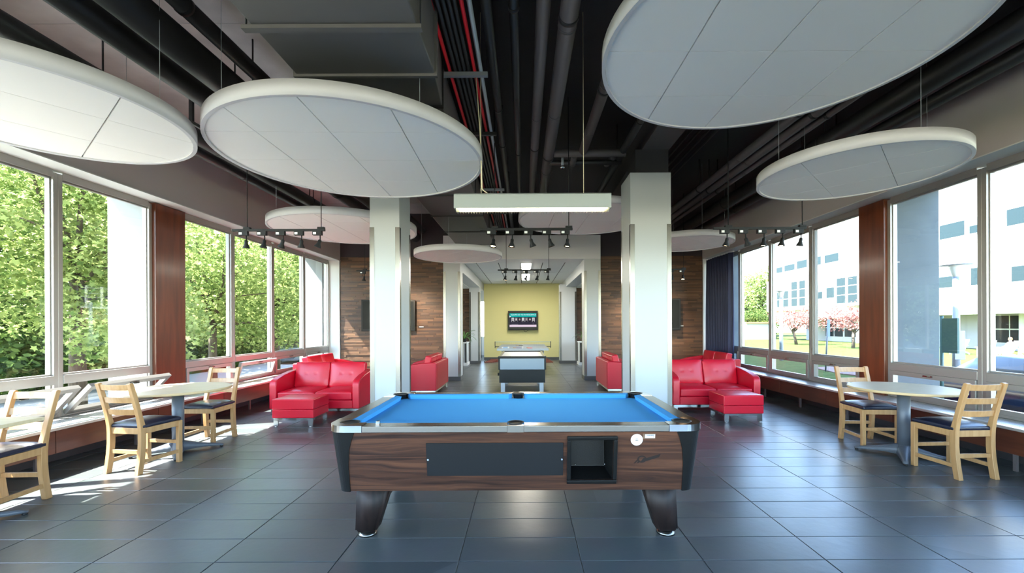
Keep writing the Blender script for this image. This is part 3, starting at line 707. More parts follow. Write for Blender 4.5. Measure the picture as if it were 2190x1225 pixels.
# ------------------------------------------------------------------ pool table
pt = thing('pool_table', 'pool table with blue cloth and walnut sides in the middle of the floor', 'pool table', (-.055, 3.45, 0))
hx, hy, ZR, ZB = 1.215, .70, .81, .768
def yf(z): return .685 - (ZB - z) / (ZB - .37) * .065
def xo(z): return 1.19 - (ZB - z) / (ZB - .37) * .03
m = MB(); za, zb = .37, ZB; hx0, hx1, hz0, hz1 = .355, .628, .445, .715   # opening of the ball return
P = lambda x, z, s=-1, off=0: (x, s * (yf(z) + off), z)
xc = 1.10
vs = [(-xc, -yf(za), za), (xc, -yf(za), za), (xc, yf(za), za), (-xc, yf(za), za), (-xc, -yf(zb), zb), (xc, -yf(zb), zb), (xc, yf(zb), zb), (-xc, yf(zb), zb)]
m.add(vs, [(0, 3, 2, 1), (4, 5, 6, 7), (1, 2, 6, 5), (2, 3, 7, 6), (3, 0, 4, 7)])
q = [P(-xc, za), P(xc, za), P(xc, zb), P(-xc, zb), P(hx0, hz0), P(hx1, hz0), P(hx1, hz1), P(hx0, hz1)]
m.add(q, [(0, 1, 5, 4), (1, 2, 6, 5), (2, 3, 7, 6), (3, 0, 4, 7)])
for sx in (-1, 1):
    e = [(sx * xc, -.52, za), (sx * xo(za), -.52, za), (sx * xo(za), .52, za), (sx * xc, .52, za), (sx * xc, -.52, zb), (sx * xo(zb), -.52, zb), (sx * xo(zb), .52, zb), (sx * xc, .52, zb)]
    m.add(e, [(0, 3, 2, 1), (4, 5, 6, 7), (0, 1, 5, 4), (1, 2, 6, 5), (2, 3, 7, 6), (3, 0, 4, 7)])
m.build('cabinet', walnut_m, pt)
# ball return
d = .17
m = MB().add([P(hx0, hz0), P(hx1, hz0), P(hx1, hz1), P(hx0, hz1), (hx0 + .02, -yf(hz0) + d, hz0 + .03), (hx1 - .02, -yf(hz0) + d, hz0 + .03), (hx1 - .02, -yf(hz0) + d, hz1), (hx0 + .02, -yf(hz0) + d, hz1)],
             [(4, 5, 6, 7), (0, 1, 5, 4), (1, 2, 6, 5), (2, 3, 7, 6), (3, 0, 4, 7)])
def fb(m, x0, x1, z0, z1, o0, o1): 
    return m.add([P(x0, z0, -1, o0), P(x1, z0, -1, o0), P(x1, z1, -1, o0), P(x0, z1, -1, o0), P(x0, z0, -1, o1), P(x1, z0, -1, o1), P(x1, z1, -1, o1), P(x0, z1, -1, o1)],
                 [(0, 1, 2, 3), (7, 6, 5, 4), (0, 4, 5, 1), (1, 5, 6, 2), (2, 6, 7, 3), (3, 7, 4, 0)])
X0, X1, Z0, Z1 = .330, .653, .418, .740
for a in ((X0, X1, Z0, hz0), (X0, X1, hz1, Z1), (X0, hx0, hz0, hz1), (hx1, X1, hz0, hz1)): fb(m, *a, 0, .022)
m.build('ball_return', black_plastic, pt, bevel=.006)
m = MB()
for x in (.40, .60): m.lathe([(.006, 0), (.006, .004), (.001, .005)], 8, (x, -.52, hz0 + .06))
m.build('rivet', chrome, pt)
fb(MB(), -.575, .306, .474, .696, 0, .008).build('black_panel', black_panel, pt, bevel=.001)
for x in (-.565, .297): MB().tube([P(x, .585, -1, .006), P(x, .585, -1, .012)], .006, 10).build('screw', chrome, pt)
# corner castings (black sides)
for sx, sy in ((-1, -1), (1, -1), (-1, 1), (1, 1)):
    lv = [.365, .45, .55, .65, .72, .768]; vs = []; fs = []
    for z in lv:
        u = (z - .37) / .4; xb = 1.082 - .052 * max(0, (u - .45) / .55) ** 2; X, Y = xo(z) + .006, yf(z) + .006; r = .075
        pts = [(xb, Y)] + [(X - r + r * math.cos(a), Y - r + r * math.sin(a)) for a in [PI / 2 - PI / 2 * k / 8 for k in range(9)]] + [(X, Y - (X - xb) - .04)]
        pts += [(X - .03, Y - (X - xb) - .04), (X - .03, Y - .03), (xb, Y - .03)]
        for p in pts: vs.append((sx * p[0], sy * p[1], z))
    n_ = len(pts)
    for i in range(len(lv) - 1):
        for k in range(n_):
            a, b = i * n_ + k, i * n_ + (k + 1) % n_; fs.append((a, b, b + n_, a + n_))
    fs += [tuple(range(n_)), tuple(range((len(lv) - 1) * n_, len(lv) * n_))]
    m = MB(); m.smooth = False; m.add(vs, fs); o = m.build('corner_casting', black_plastic, pt); 
    import bmesh
    bm = bmesh.new(); bm.from_mesh(o.data); bmesh.ops.recalc_face_normals(bm, faces=bm.faces); bm.to_mesh(o.data); bm.free()
    # chrome corner plate with pocket cut
    pc = (hx - .118, hy - .118); pr = .060; R_ = .12
    poly = [(hx - .235, hy), (hx - R_, hy)] + [(hx - R_ + R_ * math.cos(a), hy - R_ + R_ * math.sin(a)) for a in [PI / 2 - PI / 2 * k / 8 for k in range(1, 9)]] + [(hx, hy - .235), (hx - .10, hy - .235), (hx - .10, hy - .2)]
    poly += [(pc[0] + pr * math.cos(a), pc[1] + pr * math.sin(a)) for a in [math.radians(-70 + 230 * k / 12) for k in range(13)]] + [(hx - .2, hy - .10), (hx - .235, hy - .10)]
    poly = [(sx * a, sy * b) for a, b in poly]
    if sx * sy > 0: poly = poly[::-1]
    MB().prism(poly, ZB + .002, ZR + .003).build('corner_plate', chrome, pt)
    pw = MB().lathe([(pr - .002, ZR - .002), (pr + .004, ZR + .004), (pr - .006, ZR + .004), (pr - .012, ZB - .05), (.02, ZB - .09)], 20, (sx * pc[0], sy * pc[1], 0)); pw.build('pocket', black_rubber, pt)
for sx in (0,):
    for sy in (-1, 1):
        MB().lathe([(.050, ZR - .004), (.056, ZR + .004), (.046, ZR + .004), (.04, ZB - .05), (.02, ZB - .09)], 20, (0, sy * (hy - .095), 0)).build('pocket', black_rubber, pt)
# rails and cushions
def rail(x0, x1, y0, y1):
    return B(x0, x1, y0, y1, ZB, ZR)
for sy in (-1, 1):
    for a, b in ((-hx + .236, -.052), (.052, hx - .236)):
        rail(a, b, min(sy * hy, sy * (hy - .10)), max(sy * hy, sy * (hy - .10))).build('rail', brushed, pt, bevel=.004)
        c0, c1 = a - .045 if a < 0 else a + .005, b - .005 if b < 0 else b + .045
        yo, yi = sy * (hy - .10), sy * (hy - .158)
        m = MB(); e0, e1 = c0 + .03, c1 - .03
        m.add([(c0, yo, ZR - .001), (c1, yo, ZR - .001), (e1, yi, ZR - .004), (e0, yi, ZR - .004), (c0, yo, ZB - .005), (c1, yo, ZB - .005), (e1, sy * (hy - .145), ZB - .005), (e0, sy * (hy - .145), ZB - .005)],
              [(0, 1, 2, 3), (3, 2, 6, 7), (4, 5, 1, 0), (0, 3, 7, 4), (1, 5, 6, 2), (7, 6, 5, 4)]); m.build('cushion', felt, pt)
    B(-.052, .052, min(sy * hy, sy * (hy - .045)), max(sy * hy, sy * (hy - .045)), ZB, ZR).build('side_pocket_plate', brushed, pt)
for sx in (-1, 1):
    rail(min(sx * hx, sx * (hx - .10)), max(sx * hx, sx * (hx - .10)), -hy + .236, hy - .236).build('rail', brushed, pt, bevel=.004)
    a, b = -hy + .19, hy - .19; xo_, xi = sx * (hx - .10), sx * (hx - .158)
    MB().add([(xo_, a, ZR - .001), (xo_, b, ZR - .001), (xi, b - .03, ZR - .004), (xi, a + .03, ZR - .004), (xo_, a, ZB - .005), (xo_, b, ZB - .005), (sx * (hx - .145), b - .03, ZB - .005), (sx * (hx - .145), a + .03, ZB - .005)],
             [(0, 1, 2, 3), (3, 2, 6, 7), (4, 5, 1, 0), (0, 3, 7, 4), (1, 5, 6, 2), (7, 6, 5, 4)]).build('cushion', felt, pt)
B(-hx + .13, hx - .13, -hy + .13, hy - .13, ZB - .01, ZB + .0015).build('cloth_bed', felt, pt)
for sx in (-1, 1):
    for sy in (-1, 1):
        t0, t1 = (1.083, .863), (1.109, .966); a0, a1 = .36 - .0, .52; b0, b1 = .365, .495
        vs = []
        for (xa, xb), (ya, yb_), z in (((t1[0], t1[1]), (b0, b1), .03), ((t0[0], t0[1]), (.33, .53), .375)):
            for x_, y_ in ((xa, ya), (xb, ya), (xb, yb_), (xa, yb_)): vs.append((sx * x_, sy * y_, z))
        m = MB().add(vs, [(0, 1, 2, 3), (4, 5, 6, 7), (0, 1, 5, 4), (1, 2, 6, 5), (2, 3, 7, 6), (3, 0, 4, 7)])
        o = m.build('leg', mat('dark_walnut_leg', S(46, 34, 31), .5, spec=.3, var=(S(30, 23, 22), 3, (8, 8, 1))), pt)
        bm = bmesh.new(); bm.from_mesh(o.data); bmesh.ops.recalc_face_normals(bm, faces=bm.faces); bmesh.ops.bevel(bm, geom=bm.edges[:], offset=.018, segments=3, affect='EDGES'); bm.to_mesh(o.data); bm.free()
        for p in o.data.polygons: p.use_smooth = True
        MB().lathe([(.063, 0), (.063, .012), (.05, .022), (.035, .035)], 24, (sx * 1.04, sy * .43, 0)).build('levelling_foot', brushed, pt)
def front_disc(x, z, r, off, m_, name, n=28, parent=pt):
    c = [P(x + r * math.cos(2 * PI * k / n), z + r * math.sin(2 * PI * k / n), -1, off) for k in range(n)]
    d_ = [P(x + r * math.cos(2 * PI * k / n), z + r * math.sin(2 * PI * k / n), -1, 0) for k in range(n)]
    return MB().add(c + d_, [tuple(range(n))] + [(k, (k + 1) % n, n + (k + 1) % n, n + k)[::-1] for k in range(n)]).build(name, m_, parent)
ink = mat('ink', S(40, 42, 52), .6); sticker = mat('sticker_white', S(222, 226, 236), .4)
st = front_disc(.777, .712, .0385, .002, sticker, 'round_sticker')
def text(s, size, x, z, m_, parent, off=.0032, name='print', rot=0, y=None):
    cu = bpy.data.curves.new(name, 'FONT'); cu.body = s; cu.size = size; cu.align_x = 'CENTER'; cu.align_y = 'CENTER'; cu.extrude = .0003
    o = bpy.data.objects.new(name, cu); COL.objects.link(o); dg = bpy.context.evaluated_depsgraph_get(); me = bpy.data.meshes.new_from_object(o.evaluated_get(dg))
    bpy.data.objects.remove(o); o = bpy.data.objects.new(name, me); COL.objects.link(o); me.materials.clear(); me.materials.append(m_); o.parent = parent
    if y is None: o.location = P(x, z, -1, off); o.rotation_euler = (PI / 2 - math.atan2(.065, .398) * -1, 0, rot)
    else: o.location = (x, y, z); o.rotation_euler = (PI / 2, 0, 0)
    if y is None: o.rotation_euler = (Matrix.Rotation(PI / 2 - math.atan2(.065, .398), 3, 'X') @ Matrix.Rotation(rot, 3, 'Z')).to_euler()
    return o
fb(MB(), .768, .784, .7165, .7185, .002, .0026).build('sticker_mark', ink, st); fb(MB(), .766, .788, .706, .709, .002, .0026).build('sticker_mark', ink, st)
fb(MB(), .771, .783, .7095, .711, .002, .0026).build('sticker_mark', ink, st)
fb(MB(), .815, .895, .718, .752, 0, .0015).build('label_surround', mat('label_clear', S(120, 96, 80), .3), pt)
lb = fb(MB(), .829, .893, .724, .748, .0015, .0025).build('asset_label', sticker, pt)
for i in range(11): fb(MB(), .840 + .0042 * i, .8425 + .0042 * i, .738, .745, .0025, .0029).build('barcode_bar', ink, lb)
fb(MB(), .881, .885, .729, .733, .0025, .0029).build('barcode_bar', ink, lb)
# dark emblem: ring with a slanted banner
em = mat('emblem_dark', S(30, 22, 20), .5)
m = MB(); cx_, cz_ = .815, .581; n_ = 28
vs = []; 
for r in (.030, .021):
    for k in range(n_): a = 2 * PI * k / n_; vs.append(P(cx_ + r * math.cos(a), cz_ + r * .8 * math.sin(a), -1, .0018))
m.add(vs, [(k, (k + 1) % n_, n_ + (k + 1) % n_, n_ + k) for k in range(n_)])
def quad(pts): m.add([P(a, b, -1, .0022) for a, b in pts], [(0, 1, 2, 3)])
quad([(.838, .566), (.925, .594), (.935, .617), (.842, .588)]); quad([(.762, .553), (.772, .553), (.800, .583), (.792, .588)]); quad([(.782, .553), (.797, .556), (.803, .572), (.793, .574)]); quad([(.805, .562), (.838, .566), (.842, .588), (.826, .590)])
m.build('emblem', em, pt)
for x in (-.9, -.45, .3, .75): fb(MB(), x, x + .004, .785, .789, .017, .0175)
t = thing('chalk_cube', 'little metal cased chalk cube on the near pool table rail', 'chalk', (-.945, 2.80, .811)); B(-.012, .012, -.012, .012, 0, .022).build('case', chrome, t, bevel=.002); B(-.0085, .0085, -.0085, .0085, .022, .024).build('chalk', black_rubber, t)

# ------------------------------------------------------------------ chairs and tables
def make_chair():
    t = thing('dining_chair', 'x', 'chair', (0, 0, 0), 0, 'beech ladder-back chairs with navy seats')
    W = .178; pw = .042
    def cen(z):   # centre line of the back posts (y, faces +y)
        return -.19 - .035 * max(0, (.30 - z) / .30) ** 1.5 - .115 * max(0, (z - .44) / .47) ** 1.15
    zs = [0, .1, .2, .3, .4, .46, .55, .65, .75, .85, .90]
    for sx in (-1, 1):
        prof = [(cen(z) - .026 + .006 * (z > .5), z) for z in zs] + [(cen(.9) + .004, .908), (cen(.9) + .018, .90)] + [(cen(z) + .026 - .006 * (z > .5), z) for z in zs[::-1][1:]]
        MB().prism(prof, sx * W - pw / 2, sx * W + pw / 2, 'x').build('back_leg', chair_wood, t, bevel=.004)
        B(sx * W * 1.08 - pw / 2, sx * W * 1.08 + pw / 2, .17, .212, 0, .445).build('front_leg', chair_wood, t, bevel=.004)
        MB().bar((sx * W * 1.02, -.17, .418), (sx * W * 1.07, .175, .418), .022, .058).build('apron', chair_wood, t, bevel=.002)
        MB().bar((sx * W, -.2, .118), (sx * W * 1.07, .175, .118), .02, .036).build('stretcher', chair_wood, t, bevel=.002)
    B(-W, W, .18, .202, .39, .445).build('apron', chair_wood, t, bevel=.002); B(-W, W, -.205, -.183, .39, .45).build('apron', chair_wood, t, bevel=.002)
    B(-W, W, .18, .2, .20, .236).build('stretcher', chair_wood, t, bevel=.002); B(-W, W, -.208, -.186, .195, .232).build('stretcher', chair_wood, t, bevel=.002)
    for z0, h in ((.585, .056), (.707, .056), (.835, .056)):
        m = MB(); n = 8; vs = []; y0 = cen(z0 + h / 2)
        for i in range(n + 1):
            u = -1 + 2 * i / n; b = -.022 * (1 - u * u)
            for (dy, dz) in ((-.009, 0), (.009, 0), (.009, h), (-.009, h)): vs.append((u * (W - pw / 2 + .004), y0 + b + dy - .24 * (dz - h / 2), z0 + dz))
        fs = [(0, 1, 2, 3), (n * 4 + 3, n * 4 + 2, n * 4 + 1, n * 4)]
        for i in range(n):
            for k in range(4): a = i * 4 + k; b_ = i * 4 + (k + 1) % 4; fs.append((a, a + 4, b_ + 4, b_))
        m.add(vs, fs); m.build('back_slat', chair_wood, t, bevel=.002)
    MB().pad((0, .005, .465), (.405, .42, .036), 2, .028, 10).build('seat_pad', navy_vinyl, t, bevel=.014, segs=3)
    return t
c0 = make_chair()
chairs = [((-4.21, 3.43, 0), PI + .03, 'wooden ladder-back chair at the square table, cut by the left edge'),
          ((-3.92, 4.48, 0), -.14, 'wooden chair with its back to the camera at the left round table'),
          ((-3.98, 5.46, 0), PI + .0, 'wooden chair behind the left round table, facing the camera'),
          ((4.17, 5.24, 0), PI - .06, 'wooden chair behind the right round table, facing the camera'),
          ((4.19, 4.24, 0), .05, 'wooden chair with its back to the camera at the right round table')]
for i, (loc, rz, lab) in enumerate(chairs):
    if i == 0: c0.location = loc; c0.rotation_euler = (0, 0, rz); c0['label'] = lab
    else: dup(c0, loc, rz, lab)

def pedestal(t, ztop, spin, r=.058, arm=.43):
    MB().tube([(0, 0, .085), (0, 0, ztop - .03)], r, 28).build('column', grey_metal, t)
    B(-.16, .16, -.16, .16, ztop - .034, ztop - .027).build('mounting_plate', grey_metal, t)
    for k in range(4):
        a = spin + PI / 2 * k; R = Matrix.Rotation(a, 3, 'Z'); vs = []; n = 8
        for i in range(n + 1):
            u = i / n; x = .02 + (arm - .02) * u; w_ = .052 * (1 - u) ** 1.2 + .024; zt = .095 * (1 - u) ** 1.6 + .042 - .012 * (u > .9); zb_ = .018 + .045 * math.sin(PI * u) * .6 * (1 - u) + (.0 if u > .05 else .0)
            for (dy, z) in ((-w_, zb_), (w_, zb_), (w_ * .55, zt), (-w_ * .55, zt)): vs.append(R @ Vector((x, dy, z)))
        fs = [(0, 1, 2, 3), (n * 4 + 3, n * 4 + 2, n * 4 + 1, n * 4)]
        for i in range(n):
            for q_ in range(4): p_, r_2 = i * 4 + q_, i * 4 + (q_ + 1) % 4; fs.append((p_, p_ + 4, r_2 + 4, r_2))
        m = MB(); m.smooth = True; m.add(vs, fs); f = m.build('base_arm', grey_metal, t)
        c = R @ Vector((arm - .02, 0, 0)); MB().lathe([(.016, 0), (.018, .004), (.014, .018)], 12, (c.x, c.y, 0)).build('glide', black_rubber, f)
def round_table(x, y, z, R, spin, label):
    t = thing('round_table', label, 'table', (x, y, 0), 0, 'round pale wood cafe tables on grey pedestals')
    m = MB().lathe([(.01, z - .001), (R - .004, z - .001), (R - .004, z)], 72, smooth=False)
    MB().prism([((R - .003) * math.cos(2 * PI * k / 72), (R - .003) * math.sin(2 * PI * k / 72)) for k in range(72)], z - .027, z).build('tabletop', table_top, t)
    e = MB(); n = 72; vs = []; prof = [(R - .003, z), (R, z - .003), (R, z - .024), (R - .004, z - .028), (R - .006, z - .024)]
    for (r, zz) in prof:
        for k in range(n): vs.append((r * math.cos(2 * PI * k / n), r * math.sin(2 * PI * k / n), zz))
    e.smooth = True; e.add(vs, [(i * n + k, i * n + (k + 1) % n, (i + 1) * n + (k + 1) % n, (i + 1) * n + k) for i in range(4) for k in range(n)]); e.build('edge_band', table_edge, t)
    pedestal(t, z, spin)
round_table(-4.0, 5.0, .74, .52, math.radians(36), 'round table on a grey pedestal by the left windows')
round_table(4.16, 4.74, .75, .50, math.radians(45) + .1, 'round table on a grey pedestal by the right windows')
t = thing('square_table', 'pale square table cut off by the left edge of the photo', 'table', (-4.16, 3.06, 0))
B(-.36, .36, -.37, .37, .712, .74).build('tabletop', table_top, t, bevel=.004); pedestal(t, .74, math.radians(45))

# ------------------------------------------------------------------ red sofas and ottomans
def make_sofa():
    t = thing('loveseat', 'x', 'sofa', (0, 0, 0), 0, 'red leather two-seat sofas')
    W, D = .72, .42        # front faces -y
    for sx in (-1, 1):
        prof = [(-D, .125), (-D, .50), (-D + .008, .545), (-D + .035, .578), (-D + .09, .60), (-.15, .645), (.1, .68), (D - .04, .695), (D, .685), (D, .125)]
        MB().prism(prof, min(sx * W, sx * (W - .115)), max(sx * W, sx * (W - .115)), 'x').build('arm', red_leather, t, bevel=.018, segs=3)
        # cushions
        sxc = sx * .3
        MB().pad((sxc, -.11, .325), (.594, .60, .13), 2, .035, 12).build('seat_cushion', red_leather, t, bevel=.024, segs=3)
        R = Matrix.Rotation(math.radians(-12), 3, 'X')
        dm = [(-.28, .06, .035, .05, .018), (.28, .06, .035, .05, .018), (0, .06, .26, .022, .007)]
        m = MB(); Rz = R @ Matrix.Rotation(0, 3, 'Z')
        # pad along +y then turned to face -y
        R2 = R @ Matrix.Rotation(PI, 3, 'Z')
        m.pad((sxc, .20, .60), (.594, .13, .44), 1, .03, 22, [(-a, b, c, d_, e) for a, b, c, d_, e in dm], R2)
        m.build('back_cushion', red_leather, t, bevel=.02, segs=3)
    B(-W + .116, W - .116, -D + .012, D - .1, .128, .258).build('plinth', red_leather, t, bevel=.012, segs=2)
    B(-W + .116, W - .116, D - .115, D, .128, .685).build('back_panel', red_leather, t, bevel=.014, segs=2)
    m = MB().box(-W + .02, W - .02, -D + .02, -D + .045, .085, .126).box(-W + .02, W - .02, D - .045, D - .02, .085, .126).box(-W + .02, -W + .045, -D + .045, D - .045, .085, .126).box(W - .045, W - .02, -D + .045, D - .045, .085, .126)
    m.build('base_rail', chrome, t)
    for sx in (-1, 1):
        for sy in (-1, 1):
            m = MB().box(min(sx * (W - .02), sx * (W - .08)), max(sx * (W - .02), sx * (W - .08)), min(sy * (D - .02), sy * (D - .045)), max(sy * (D - .02), sy * (D - .045)), .012, .085)
            m.lathe([(.016, 0), (.018, .006), (.01, .012)], 10, (sx * (W - .05), sy * (D - .033), 0)); m.build('leg', chrome, t)
    return t
s0 = make_sofa()
sofas = [((-3.35, 7.32, 0), 0, 'red loveseat behind the left ottoman'), ((3.17, 7.52, 0), 0, 'red loveseat behind the right ottoman'),
         ((-2.20, 9.48, 0), -PI / 2, 'red loveseat with its back to the left hall column'), ((2.14, 9.62, 0), PI / 2, 'red loveseat with its back to the right hall column'),
         ((-4.25, 9.45, 0), PI / 2, 'red loveseat under the far left window'), ((4.26, 10.05, 0), -PI / 2, 'red loveseat before the dark curtain')]
for i, (loc, rz, lab) in enumerate(sofas):
    if i == 0: s0.location = loc; s0['label'] = lab
    else: dup(s0, loc, rz, lab)
def make_ottoman():
    t = thing('ottoman', 'x', 'ottoman', (0, 0, 0), 0, 'red leather cube ottomans on chrome feet')
    MB().pad((0, 0, .325), (.60, .50, .15), 2, .014, 8).build('cushion', red_leather, t, bevel=.014, segs=3)
    B(-.297, .297, -.247, .247, .13, .248).build('box', red_leather, t, bevel=.01)
    MB().box(-.28, .28, -.235, -.215, .095, .128).box(-.28, .28, .215, .235, .095, .128).box(-.28, -.26, -.215, .215, .095, .128).box(.26, .28, -.215, .215, .095, .128).build('base_rail', chrome, t)
    for sx in (-1, 1):
        for sy in (-1, 1):
            m = MB().box(min(sx * .28, sx * .215), max(sx * .28, sx * .215), min(sy * .235, sy * .215), max(sy * .235, sy * .215), .012, .095); m.lathe([(.018, 0), (.02, .006), (.012, .012)], 10, (sx * .25, sy * .225, 0)); m.build('leg', chrome, t)
    return t
o0 = make_ottoman(); o0.location = (-3.315, 6.44, 0); o0['label'] = 'red cube ottoman on the left, before the left loveseat'
dup(o0, (3.235, 6.62, 0), .02, 'red cube ottoman on the right, before the right loveseat')

# ------------------------------------------------------------------ televisions
def tv(x, y, z, w_, h_, label, tilt=0, yaw=0):
    t = thing('television', label, 'television', (x, y, z), yaw)
    B(-w_ / 2, w_ / 2, -.03, .03, -h_ / 2, h_ / 2).build('casing', black_plastic, t, bevel=.008)
    s = B(-w_ / 2 + .04, w_ / 2 - .04, -.034, -.03, -h_ / 2 + .06, h_ / 2 - .04); 
    return t, s
gl_black = mat('screen_black', S(12, 13, 15), .22, spec=.15)
for x, lab, yw_ in ((-3.62, 'black television on the wood wall behind the left column', .12), (3.48, 'black television on the wood wall behind the right column', -.1)):
    t, s = tv(x, YB - .21, 1.72, 1.40, .84, lab, yaw=yw_); s.build('screen', gl_black, t)
    B(-.15, .15, .03, .16, -.12, .12).build('wall_bracket', black_panel, t)
for x, lab in ((-2.78, 'small white plate on the wood wall left of the hall'), (4.28, 'small white plate on the right wood wall')):
    tag(B(x - .06, x + .06, YB - .05, YB - .035, 1.40, 1.425).build('wall_plate', white_plastic), lab, 'plate')
t, s = tv(-.03, 17.93, 1.64, 1.23, .80, 'lit television on the yellow wall'); s.build('screen', gl_black, t)
B(-.1, .1, .03, .13, -.1, .1).build('wall_bracket', black_panel, t)
def em_m(n_, c, e=1.0): return mat(n_, (0, 0, 0, 1), .6, spec=0, emit=c, es=e)
def sc_box(x0, x1, z0, z1, m_, name, parent=t, y=-.0355): return B(x0, x1, y, -.034, z0, z1).build(name, m_, parent)
ey = .17
sc_box(-.555, .555, .145, .30, em_m('screen_teal', S(20, 165, 160), ey), 'header_band')
sc_box(-.555, .555, -.175, .145, em_m('screen_slate', S(52, 50, 62), ey), 'slide_background')
sc_box(-.555, .555, -.265, -.175, em_m('screen_pale', S(225, 205, 222), ey), 'footer_band')
wt = em_m('screen_white', S(215, 240, 240), ey * 1.2)
tx = text('ÉQUIPE DE VIE EN RÉSIDENCE', .078, .02, .235, wt, t, name='header_text', y=-.0365)
MB().add([(-.555, -.0362, .125), (-.50, -.0362, .165), (-.555, -.0362, .21)], [(0, 1, 2)]).build('header_arrow', wt, t)
pr_ = random.Random(3)
for i in range(7):
    x = -.42 + i * .142; a = sc_box(x - .052, x + .052, -.06, .115, em_m('portrait_ground_%d' % (i % 3), [S(200, 200, 205), S(120, 118, 125), S(60, 58, 64)][i % 3], ey), 'portrait', y=-.036)
    fm = em_m('portrait_face_%d' % (i % 2), [S(165, 150, 145), S(205, 195, 190)][i % 2], ey)
    m = MB(); n_ = 14; m.add([(x + .03 * math.cos(2 * PI * k / n_), -.0366, .045 + .042 * math.sin(2 * PI * k / n_)) for k in range(n_)], [tuple(range(n_))]); m.build('portrait_face', fm, a)
    m = MB(); m.add([(x - .045, -.0364, -.058), (x + .045, -.0364, -.058), (x + .03, -.0364, -.005), (x - .03, -.0364, -.005)], [(0, 1, 2, 3)]).build('portrait_body', em_m('portrait_coat', S(40, 38, 44), ey), a)
for x0, x1, z in ((-.48, -.2, -.16), (.40, .45, -.14)): sc_box(x0, x1, z, z + .012, em_m('screen_grey', S(120, 120, 130), ey), 'caption_line', y=-.036)
tk = text('residence', .04, .46, -.225, em_m('screen_ink', S(90, 84, 90), ey), t, name='footer_text', y=-.0365)
MB().tube([(.03, 0, -.4), (.06, 0, -.45), (.12, 0, -.47), (.18, 0, -.43), (.22, .02, -.4)], .008, 6).build('cable_loop', black_rubber, t)
bpy.data.objects.remove(tk)

# ------------------------------------------------------------------ game tables in the hall
t = thing('air_hockey_table', 'black and silver air hockey table before the yellow wall', 'game table', (-.035, 9.82, 0)); a, b = .485, .98
B(-a + .015, a - .015, -b + .01, b - .01, .27, .54).build('lower_cabinet', black_plastic, t, bevel=.006)
B(-a, a, -b, b, .54, .77).build('upper_cabinet', silver_panel, t, bevel=.004)
for sx in (-1, 1):
    for sy in (-1, 1): B(min(sx * a, sx * (a - .03)) - .004, max(sx * a, sx * (a - .03)) + .004, min(sy * b, sy * (b - .03)) - .004, max(sy * b, sy * (b - .03)) + .004, .54, .80).build('corner_post', black_plastic, t, bevel=.003)
B(-a - .01, a + .01, -b - .01, -b + .05, .77, .815).build('end_rail', black_plastic, t, bevel=.01); B(-a - .01, a + .01, b - .05, b + .01, .77, .815).build('end_rail', black_plastic, t, bevel=.01)
for sx in (-1, 1): B(min(sx * a, sx * (a - .05)), max(sx * a, sx * (a - .05)), -b + .05, b - .05, .77, .81).build('side_rail', brushed, t, bevel=.006)
B(-a + .05, a - .05, -b + .05, b - .05, .77, .785).build('playing_surface', white_plastic, t)
MB().tube([(-a + .01, -.9, .44), (-a - .02, -.9, .44)], .03, 14).build('knob', black_rubber, t)
for sy in (-1, 1):
    for sx in (-1, 1): B(min(sx * .44, sx * .355), max(sx * .44, sx * .355), sy * .9 - .03, sy * .9 + .03, 0, .27).build('leg', galv, t, bevel=.004)
    B(-.355, .355, sy * .9 - .02, sy * .9 + .02, .03, .07).build('crossbar', galv, t)
t = thing('table_tennis_table', 'table tennis table with a net behind the air hockey table', 'game table', (-.03, 14.1, 0))
tt = mat('table_tennis_top', S(96, 108, 120), .4)
for sy in (-1, 1):
    B(-.7625, .7625, min(sy * .01, sy * 1.37), max(sy * .01, sy * 1.37), .735, .76).build('tabletop', tt, t, bevel=.003)
    B(-.7625, .7625, sy * 1.37 - .012, sy * 1.37 + .012, .70, .758).build('apron', galv, t)
    for sx in (-1, 1): MB().tube([(sx * .62, sy * 1.0, 0), (sx * .62, sy * 1.0, .735)], .02, 10).build('leg', galv, t)
B(-.004, .004, -1.37, 1.37, .7602, .7612).build('centre_line', white_plastic, t)
for sx in (-1, 1):
    MB().box(min(sx * .915, sx * .895), max(sx * .915, sx * .895), -.015, .015, .70, .92).bar((sx * .90, 0, .75), (sx * .74, 0, .75), .05, .02).build('net_post', black_plastic, t)
m = MB()
for i in range(61): x = -.895 + i * .0298; m.box(x, x + .0016, -.001, .001, .765, .905)
for i in range(7): m.box(-.895, .895, -.001, .001, .77 + i * .021, .7712 + i * .021)
o = m.build('net', mat('net_mesh', S(120, 130, 120), .8), t); o['kind'] = 'stuff'
B(-.897, .897, -.003, .003, .898, .914).build('net_tape', mat('net_tape', S(150, 176, 190), .7), t)
t = thing('game_box', 'small white and blue box on the table tennis table', 'box', (-.55, 12.95, .761)); B(-.11, .11, -.07, .07, 0, .035).build('carton', white_plastic, t); B(-.07, .07, -.0705, -.07, .008, .026).build('blue_print', felt, t); B(-.06, .07, -.05, .05, .035, .036).build('blue_print', felt, t)
def paddle(x, y, rz, m_, lab):
    t = thing('table_tennis_paddle', lab, 'paddle', (x, y, .762), rz, 'table tennis paddles')
    MB().prism([(.08 * math.cos(2 * PI * k / 24), .085 * math.sin(2 * PI * k / 24)) for k in range(24)], 0, .014).build('blade', m_, t); B(-.014, .014, .08, .18, 0, .018).build('handle', chair_wood, t, bevel=.003)
paddle(.18, 12.92, .5, red_paint, 'red table tennis paddle near the middle of the table'); paddle(-.15, 12.95, 1.2, mat('paddle_purple', S(90, 70, 120)), 'purple table tennis paddle beside the red one')
paddle(-.1, 14.4, 2.0, black_rubber, 'dark table tennis paddle behind the net')
